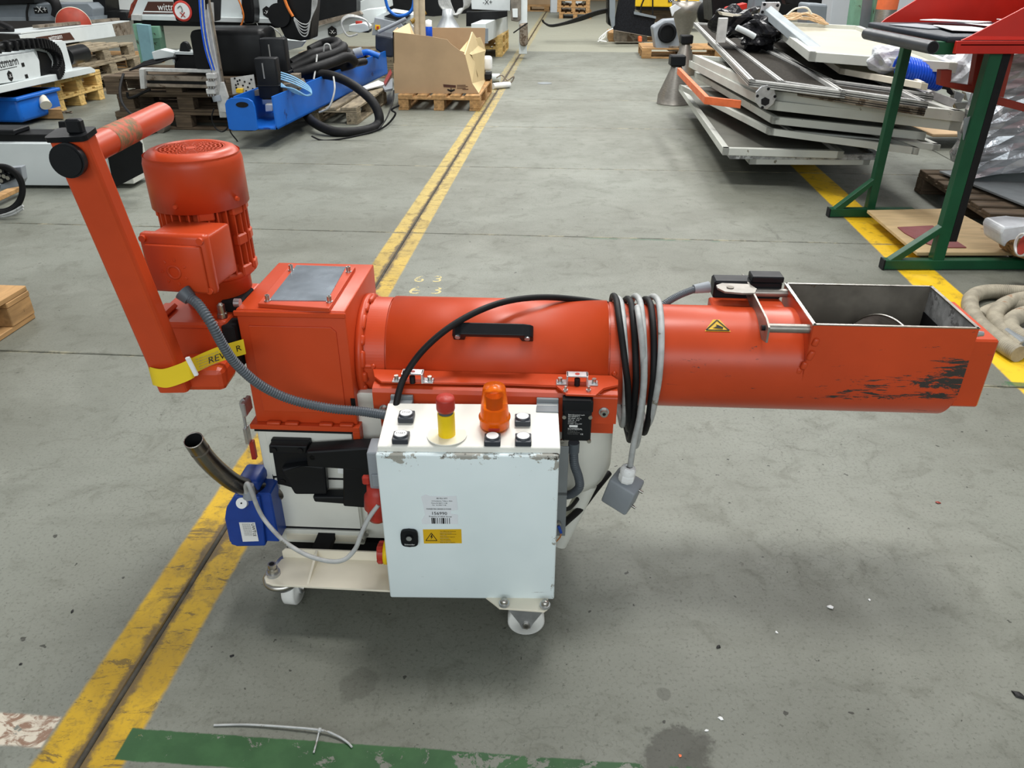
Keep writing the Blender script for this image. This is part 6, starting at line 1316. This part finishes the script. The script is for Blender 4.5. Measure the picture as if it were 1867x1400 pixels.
# small silver parts at the right of the pile
for i, (pts, lab) in enumerate([(((1566-0+126, 168), (1700, 165), (1745, 182), (1735, 197), (1692, 178)), 'bright aluminium channel at the right end of the pile'), (((1702, 150), (1714, 144), (1718, 162), (1704, 168)), 'grey square plate above the aluminium channel'), (((1742, 165), (1760, 172), (1752, 188), (1738, 184)), 'drilled zinc plate beside the green post'), (((1760, 168), (1780, 172), (1776, 186), (1764, 184)), 'small bent zinc clip beside the green post'), (((1740, 188), (1782, 186), (1775, 196), (1745, 200)), 'dented sheet piece beside the green post')]):
    b = MB(); b.ext([V(*q_, 5.0+.05*i) for q_ in pts], (0, .05, .0), (m_alu, m_zinc, m_zinc, m_robw, m_steel)[i], .004); b.build('metal_offcut', None, lab, 'metal part', 'metal offcuts on the pile')
for k in range(4): wire('thin_wire', None, m_rubber, [(1700+k*4, 160), (1712+k*5, 150+k*4), (1728, 158+k*3), (1738-k, 172)], 5.1, .006); tag(C.objects[-1], 'dark thin wire curled among the metal offcuts', 'wire', 'wires among the offcuts')
b = MB(); b.ext([V(1690, 182, 5.3), V(1756, 208, 5.3), V(1755, 214, 5.3), V(1690, 196, 5.3)], (0, .2, 0), m_woody); b.build('wooden_board', None, 'yellow brown board under the metal offcuts', 'board')
b = MB(); b.bb(V(1700, 250, 6.1), V(1752, 222, 6.6), m_card, .005); q_ = V(1740, 238, 6.095); b.text('CP', .07, q_, (1, 0, 0), (0, 0, 1), m_brown); b.build('brown_carton', None, 'brown carton with letters under the right end of the pile', 'carton')
# ---- columns and equipment at the back right
for (pts, Y4, m_, lab, nm) in [(((1512, 48), (1520, -20), (1560, -20), (1546, 50)), 8.6, m_column, 'white concrete column behind the pile', 'white_column'), (((1280, 42), (1284, -20), (1300, -20), (1294, 44)), 12.5, m_column, 'slim grey white column behind the steel hopper', 'white_column'), (((1372, 30), (1380, -20), (1398, -20), (1392, 34)), 9.8, m_robg, 'grey frame upright behind the orange wires', 'grey_upright'), (((1628, 52), (1638, -20), (1690, -20), (1670, 50)), 8.9, m_column, 'pale column right of the steel cylinder', 'white_column')]:
    part(nm, None, m_, pts, Y4, .3, .01); tag(C.objects[-1], lab, 'column')
gm = thing('green_white_press_column', V(1580, 54, 8.0), 'mint green edged grey machine column at the back right', 'column')
part('web', gm, m_robg, ((1564, 52), (1572, -20), (1605, -20), (1592, 54)), 7.95, .1); part('edge', gm, m_mint, ((1554, 50), (1564, -20), (1575, -20), (1566, 52)), 7.9, .15); part('edge', gm, m_mint, ((1588, 54), (1598, -20), (1606, -20), (1598, 55)), 7.9, .15)
sc2 = thing('steel_cylinder', V(1615, 60, 7.6), 'upright steel cylinder with red band at the back right', 'cylinder'); a = V(1598, 60, 7.6); c2 = V(1634, 60, 7.6); r_ = (c2.x-a.x)/2; zt2 = V(1610, 18, 7.6).z
b = MB(); b.cyl(((a.x+c2.x)/2, 7.7, a.z), ((a.x+c2.x)/2, 7.7, zt2), r_, m_steel, 32); b.build('body', sc2); b = MB(); b.cyl(((a.x+c2.x)/2, 7.7, zt2), ((a.x+c2.x)/2, 7.7, zt2+.6), r_*1.01, m_safety, 32); b.build('red_band', sc2)
part('grey_motor_block', None, m_robg, ((1474, 6), (1510, 8), (1506, 42), (1500, 186), (1480, 186), (1470, 24)), 8.3, .3, .02); tag(C.objects[-1], 'grey ribbed motor block behind the orange wires', 'motor')
part('black_machine_body', None, m_blk2, ((1296, -20), (1520, -20), (1500, 30), (1420, 40), (1300, 40)), 10.2, .5, .01); tag(C.objects[-1], 'dark machine body behind the pile of frames', 'machine')
part('red_machine_panel', None, m_sredd, ((1320, 24), (1330, 14), (1362, 6), (1364, 150), (1340, 150)), 9.7, .2); tag(C.objects[-1], 'red panel behind the black film heaps', 'panel')
part('tyre_section', None, m_rubber, ((1430, -5), (1455, -12), (1478, 0), (1470, 14), (1448, 4), (1434, 10)), 8.8, .15, .02); tag(C.objects[-1], 'black rubber arch section behind the foot plate', 'rubber part')  # the black arch is a section of tyre
b = MB(); c_ = V(1295, 24, 11); b.lathe([(.0, -.05), (.15, -.05), (.17, 0), (.15, .05), (0, .05)], c_, (0.2, 1, 0), m_blk2, 24); b.build('black_wheel', None, 'black round disc beside the slim column', 'disc')  # the black disc is a wheel
t = thing('back_right_cabinet', (5.2, 10.5, 0), 'pale machine cabinets far behind the green stand', 'cabinet')
for k in range(4): b = MB(RZ); b.bb((3.6+k*.9, 11.2+.3*(k % 2), 0), (4.4+k*.9, 12, 1.1+.2*(k % 3)), (m_robg, m_robw, m_mintb, m_robw)[k], .02); b.build('cabinet_unit', t)
# ---- green stand with red tray
gs = thing('green_tool_stand', (1.98, 3.9, 0), 'dark green steel stand carrying a red sloping tray on the right', 'stand')
Ya, Yb_ = 3.46, 4.31; pa, pb2 = G(1697, 486), G(1583, 396)
def lg(nm, pts, Y4, dep, m=m_green, bev=.002): b = MB(); b.ext([V(*q_, Y4) for q_ in pts], (0, dep, 0), m, bev); return b.build(nm, gs)
for (Y4, x_, zt3, wd_) in ((Ya, pa.x-.028, .96, .055), (Yb_, pb2.x-.02, .98, .045)):
    b = MB(); b.bb((x_, Y4+.002, .0), (x_+wd_, Y4+.05, zt3), m_green, .003); b.build('post', gs)
b = MB(); b.bb((pa.x+.027, Ya+.004, .14), (pa.x+.062, Ya+.045, .96), m_dark, .002); b.build('dark_rail', gs)  # dark strip along the right side of the front post
for (Y4, xa_, xp, x2) in ((Ya, G(1614, 496).x, pa.x, 3.1), (Yb_, G(1517, 401).x, pb2.x, 2.3)):
    b = MB(); b.bb((xa_, Y4, .004), (x2, Y4+.045, .05), m_green, .003); b.build('foot_bar', gs)
    b = MB(); b.ext([(xa_+.02, Y4+.003, .048), (xa_+.07, Y4+.003, .048), (xp-.012, Y4+.003, .19), (xp-.012, Y4+.003, .225)]+[], (0, .041, 0), m_green, .002); b.build('brace', gs)
    b = MB(); b.bb((xa_-.006, Y4-.002, .002), (xa_+.001, Y4+.047, .052), m_black, .002); b.build('end_cap', gs)
b = MB(); zc = .975; xt = 1.75; b.cyl((xt, 3.47, zc), (xt, 4.15, zc), .026, mat('dark_grey_bar_sleeve', (.045, .05, .055), .35), 24); b.cyl((xt, 3.4699, zc), (xt, 3.469, zc), .022, m_dark, 20); b.build('round_bar', gs)
b = MB(); b.bb((xt+.01, 3.48, zc-.028), (1.86, 3.52, zc+.022), m_green, .002); b.build('bar_bracket', gs)
b = MB(); b.ext([V(1728, 108, Ya-.0), V(1740, 92, Ya), V(1742, 160, Ya), V(1737, 162, Ya)], (0, .02, 0), m_greyp2) if False else None
b = MB(); q_ = V(1752, 238, Ya+.02); b.ext([q_+Vector(v_) for v_ in ((0, 0, .05), (.05, 0, .07), (.05, 0, -.05), (.02, 0, -.04))], (0, .006, 0), m_greyp2, .002); b.build('ear_plate', gs)
tr = thing('red_tray', (2.3, 3.85, .95), 'red sheet metal tray with flared sides on top of the green stand', 'tray')
Yn, Yf = 3.43, 4.30
def rp_(nm, pts, vec, m=m_sredd): b = MB(); b.ext(pts, vec, m, .002); return b.build(nm, tr)
rp_('front_lip', [(1.825, Yn, .955), (3.3, Yn, .955), (3.3, Yn, 1.003), (1.825, Yn, 1.003)], (0, .02, 0))
rp_('near_side', [(1.84, Yn+.002, 1.006), (3.3, Yn+.002, 1.006), (3.3, Yn+.06, 1.55), (2.62, Yn+.06, 1.42), (1.88, Yn+.01, 1.022)], (0, .010, 0))
rp_('far_side', [(1.86, Yf, 1.0), (3.3, Yf, 1.0), (3.3, Yf, 1.6), (2.62, Yf, 1.50), (1.90, Yf, 1.035)], (0, .012, 0))
rp_('back_wall', [(2.62, Yn, 1.0), (2.62, Yf, 1.0), (2.68, Yf, 1.55), (2.68, Yn, 1.5)], (.01, 0, 0))
rp_('floor_sheet', [(1.84, Yn, .985), (2.62, Yn, .985), (2.62, Yf, .985), (1.84, Yf, .985)], (0, 0, .008))
b = MB(); b.bb((1.80, Yn+.04, .993), (2.6, Yf-.02, 1.018), m_navy, .008, 2); b.build('foam_board', None, 'dark blue foam board lying in the red tray', 'board')
for i, (x_, y_, w2, l2_, rz) in enumerate(((1.92, 3.95, .16, .26, .3), (2.02, 3.75, .2, .3, -.2), (2.22, 3.85, .22, .3, .1), (2.3, 3.66, .2, .28, .5), (2.12, 4.05, .2, .26, .8), (2.42, 3.9, .2, .28, .2))):
    b = MB(Matrix.Translation((x_, y_, 1.021+i*.004)) @ Matrix.Rotation(rz, 4, 'Z') @ Matrix.Rotation(.03*(i % 3), 4, 'Y')); b.bb((-w2/2, -l2_/2, 0), (w2/2, l2_/2, .003), m_paper if i else m_greyp); b.build('paper_sheet', None, ('', 'white sheet overlapping the grey folder in the red tray', 'white sheet in the middle of the red tray', 'white sheet nearest the front lip of the red tray', 'white sheet at the back of the red tray', 'white sheet furthest right in the red tray')[i], 'paper', 'papers in the red tray') if i else b.build('grey_folder', None, 'grey folder at the left end of the papers in the red tray', 'folder')
hk = thing('red_hook_bracket', V(1760, 160, 3.62), 'brown red hooked bracket hanging under the red tray, left one', 'bracket')
for nm, pts in (('hanger', ((1782, 97), (1800, 97), (1785, 172), (1770, 168))), ('arm', ((1714, 148), (1786, 158), (1784, 172), (1714, 156))), ('hook', ((1716, 128), (1736, 128), (1734, 148), (1730, 152), (1714, 150)))): b = MB(); b.ext([V(*q_, 3.66) for q_ in pts], (0, .04, 0), m_bred, .002); b.build(nm, hk)
hk = thing('red_hook_bracket', V(1840, 180, 3.5), 'brown red bracket at the right of the front green post', 'bracket')
for nm, pts in (('hanger', ((1822, 97), (1850, 97), (1830, 178), (1806, 172))), ('arm', ((1806, 172), (1900, 198), (1900, 212), (1806, 188)))): b = MB(); b.ext([V(*q_, 3.54) for q_ in pts], (0, .05, 0), m_bred, .002); b.build(nm, hk)
# plywood and red sheet
zp = .055; b = MB(); b.ext([Vector((p_.x, max(p_.y, 3.512), p_.z)) for p_ in (G(1580, 388, zp), G(1730, 385, zp), G(1745, 391, zp), G(1925, 491, zp), G(1690, 480, zp))], (0, 0, .016), m_ply, .002); b.build('plywood_board', None, 'plywood board lying on the feet of the green stand', 'board')
b = MB(); b.ext([G(*q_, zp+.017) for q_ in ((1636, 415), (1700, 412), (1762, 452), (1712, 452), (1675, 440), (1648, 425))], (0, 0, .004), m_plyred, .001); b.build('red_sheet', None, 'dull red curved sheet lying on the plywood board', 'sheet')
# wrapped load
wl = thing('film_wrapped_load', (3.2, 4.55, .15), 'load wrapped in clear stretch film on a dark pallet at the right', 'load')
b = MB(); A = [Vector((2.80, 4.15, .23)), Vector((2.84, 4.95, .17)), Vector((3.75, 4.95, .17)), Vector((3.75, 4.15, .42))]
bm = bmesh.new(); lo = [(2.66, 4.5, .17), (3.9, 4.2, .46), (3.95, 5.0, .4), (2.80, 5.0, .17)]; hi = [(2.70, 4.5, .84), (3.95, 4.25, 1.0), (4.0, 5.0, .95), (2.84, 5.0, .84)]
vv = [bm.verts.new(q_) for q_ in lo+hi]
for f in ((0, 3, 2, 1), (4, 5, 6, 7), (0, 1, 5, 4), (1, 2, 6, 5), (2, 3, 7, 6), (3, 0, 4, 7)): bm.faces.new([vv[i] for i in f])
bmesh.ops.subdivide_edges(bm, edges=bm.edges[:], cuts=14, use_grid_fill=True)
for v_ in bm.verts: v_.co += Vector((math.sin(v_.co.z*47+v_.co.y*9)*.010, math.sin(v_.co.z*39+v_.co.x*13)*.010, math.sin(v_.co.x*21)*.006))
b.addbm(bm, m_film); b.build('stretch_film', wl)
b = MB(); b.ext([(2.62, 4.75, .150), (2.75, 3.68, .150), (3.7, 3.62, .150), (3.7, 4.9, .150)], (0, 0, .012), m_greyp2, .002)
sp_ = b.build('steel_base_plate', wl)
for q_ in ((2.67, 4.66), (2.82, 3.74)): b = MB(); b.cyl((*q_, .162), (*q_, .225), .007, m_zinc, 10); b.cyl((*q_, .162), (*q_, .172), .014, m_zinc, 6); b.build('threaded_stud', wl)
wb = thing('wrapped_wooden_crate', G(1850, 465), 'small wooden crate with clear film over the top at the right edge', 'crate')
part('wood_side', wb, m_wood, ((1838, 432), (1920, 446), (1920, 490), (1848, 466)), 3.45, .12, .003); part('film_cover', wb, m_poly, ((1824, 424), (1830, 414), (1870, 412), (1930, 416), (1930, 444), (1862, 434), (1838, 434), (1834, 452), (1826, 446)), 3.43, .16, .01)
b = MB(); c_ = V(1866, 446, 3.25); b.cyl(c_-Vector((.0, .0, 0)), c_+Vector((.12, -.02, -.02)), .045, m_red, 24); b.lathe([(.045, 0), (.052, 0), (.052, .01), (.045, .01)], c_, (-1, 0, 0), m_white_plain, 24); b.build('red_pipe_end', None, 'red pipe end with white ring at the right edge', 'pipe')
# corrugated suction hoses on the floor at right
g = 'beige suction hoses'
hr = .031
for i, pts in enumerate([[(1900, 530), (1850, 527), (1800, 526), (1776, 533), (1768, 548), (1778, 575), (1800, 598), (1830, 622), (1858, 640)],
    [(1905, 536), (1860, 540), (1828, 552), (1814, 572), (1826, 596), (1848, 615), (1868, 630)],
    [(1900, 562), (1868, 566), (1845, 578), (1842, 594), (1858, 608), (1885, 622)],
    [(1786, 572), (1805, 560), (1840, 552), (1900, 556)]]):
    b = MB(); b.tube([G(x_, y_+6, hr+(.012*i if i < 3 else -.0)) for x_, y_ in pts], hr-(.004 if i == 3 else 0), m_beigeh, 12, 8, corr=.06, pitch=.0085); b.build('suction_hose', None, ('outermost beige corrugated hose loop on the floor at the right edge', 'middle beige corrugated hose loop on the floor at the right edge', 'innermost beige corrugated hose loop on the floor at the right edge', 'beige corrugated hose passing under the loops at the right edge')[i], 'hose', g)
b = MB(); q_ = G(1862, 655); b.bb(q_+Vector((-.02, 0, .005)), q_+Vector((.2, .12, .075)), m_greyp2, .006); b.build('hose_coupling', None, 'dark grey square coupling where the beige hoses end', 'coupling')
# zip tie and litter on the floor
b = MB(); b.tube([G(390, 1322, .003), G(450, 1321, .004), (G(520, 1325, .006)), G(585, 1331, .008), G(612, 1340, .006), G(632, 1352, .004), G(642, 1362, .003)], .0022, m_greyc, 6); b.box(G(583, 1331, .009), (.006, .008, .006), m_greyc, .001); b.tube([G(582, 1332, .008), G(578, 1350, .005), G(572, 1372, .003)], .0018, m_greyc, 6); b.build('cable_tie', None, 'long grey cable tie lying beside the green floor stripe', 'cable tie')
lit = [((1514, 1108), .008, m_wht, 'white chip of plastic on the floor, largest right of the castor'), ((1585, 1094), .004, m_wht, 'small white chip right of the largest white chip'), ((1314, 1310), .006, m_wht, 'white chip near the bottom edge of the photo'), ((1310, 1180), .006, m_blk, 'dark chip on the floor below the connector'), ((1416, 1153), .004, m_wht, 'small white sliver below the machine shadow'), ((1288, 1332), .004, m_wht, 'thin white shaving near the dark stain'), ((1240, 1378), .004, m_safety, 'small orange fleck in the dark oil stain'), ((1710, 917), .007, m_bred, 'small brown scrap on the floor at the right'), ((1706, 748), .006, m_blk, 'small black screw lying below the hopper end'), ((1857, 1268), .012, m_blk, 'black scrap at the right edge of the photo'), ((423, 1196), .005, m_blk, 'dark fleck beside the yellow line'), ((132, 1115), .005, m_blk, 'dark fleck left of the yellow line'), ((38, 1211), .004, m_blk, 'dark crumb at the far left of the floor')]
for i, (q_, r, m_, lab) in enumerate(lit):
    c_ = G(*q_); bm = bmesh.new(); bmesh.ops.create_icosphere(bm, subdivisions=1, radius=1)
    for v_ in bm.verts: v_.co = Vector((v_.co.x*r*(1+.4*math.sin(i*3+v_.co.y*4)), v_.co.y*r*.7*(1+.3*math.sin(i+v_.co.x*5)), v_.co.z*r*.25))
    b = MB(); b.addbm(bm, m_, False, Matrix.Translation(c_+Vector((0, 0, r*.25))) @ Matrix.Rotation(i*1.3, 4, 'Z')); b.build('floor_litter', None, lab, 'litter', 'litter on the floor')
b = MB(); q_ = G(993, 152); b.cyl(q_, q_+Vector((0, 0, .004)), .085, m_greyp2, 28); b.build('floor_cover', floor)
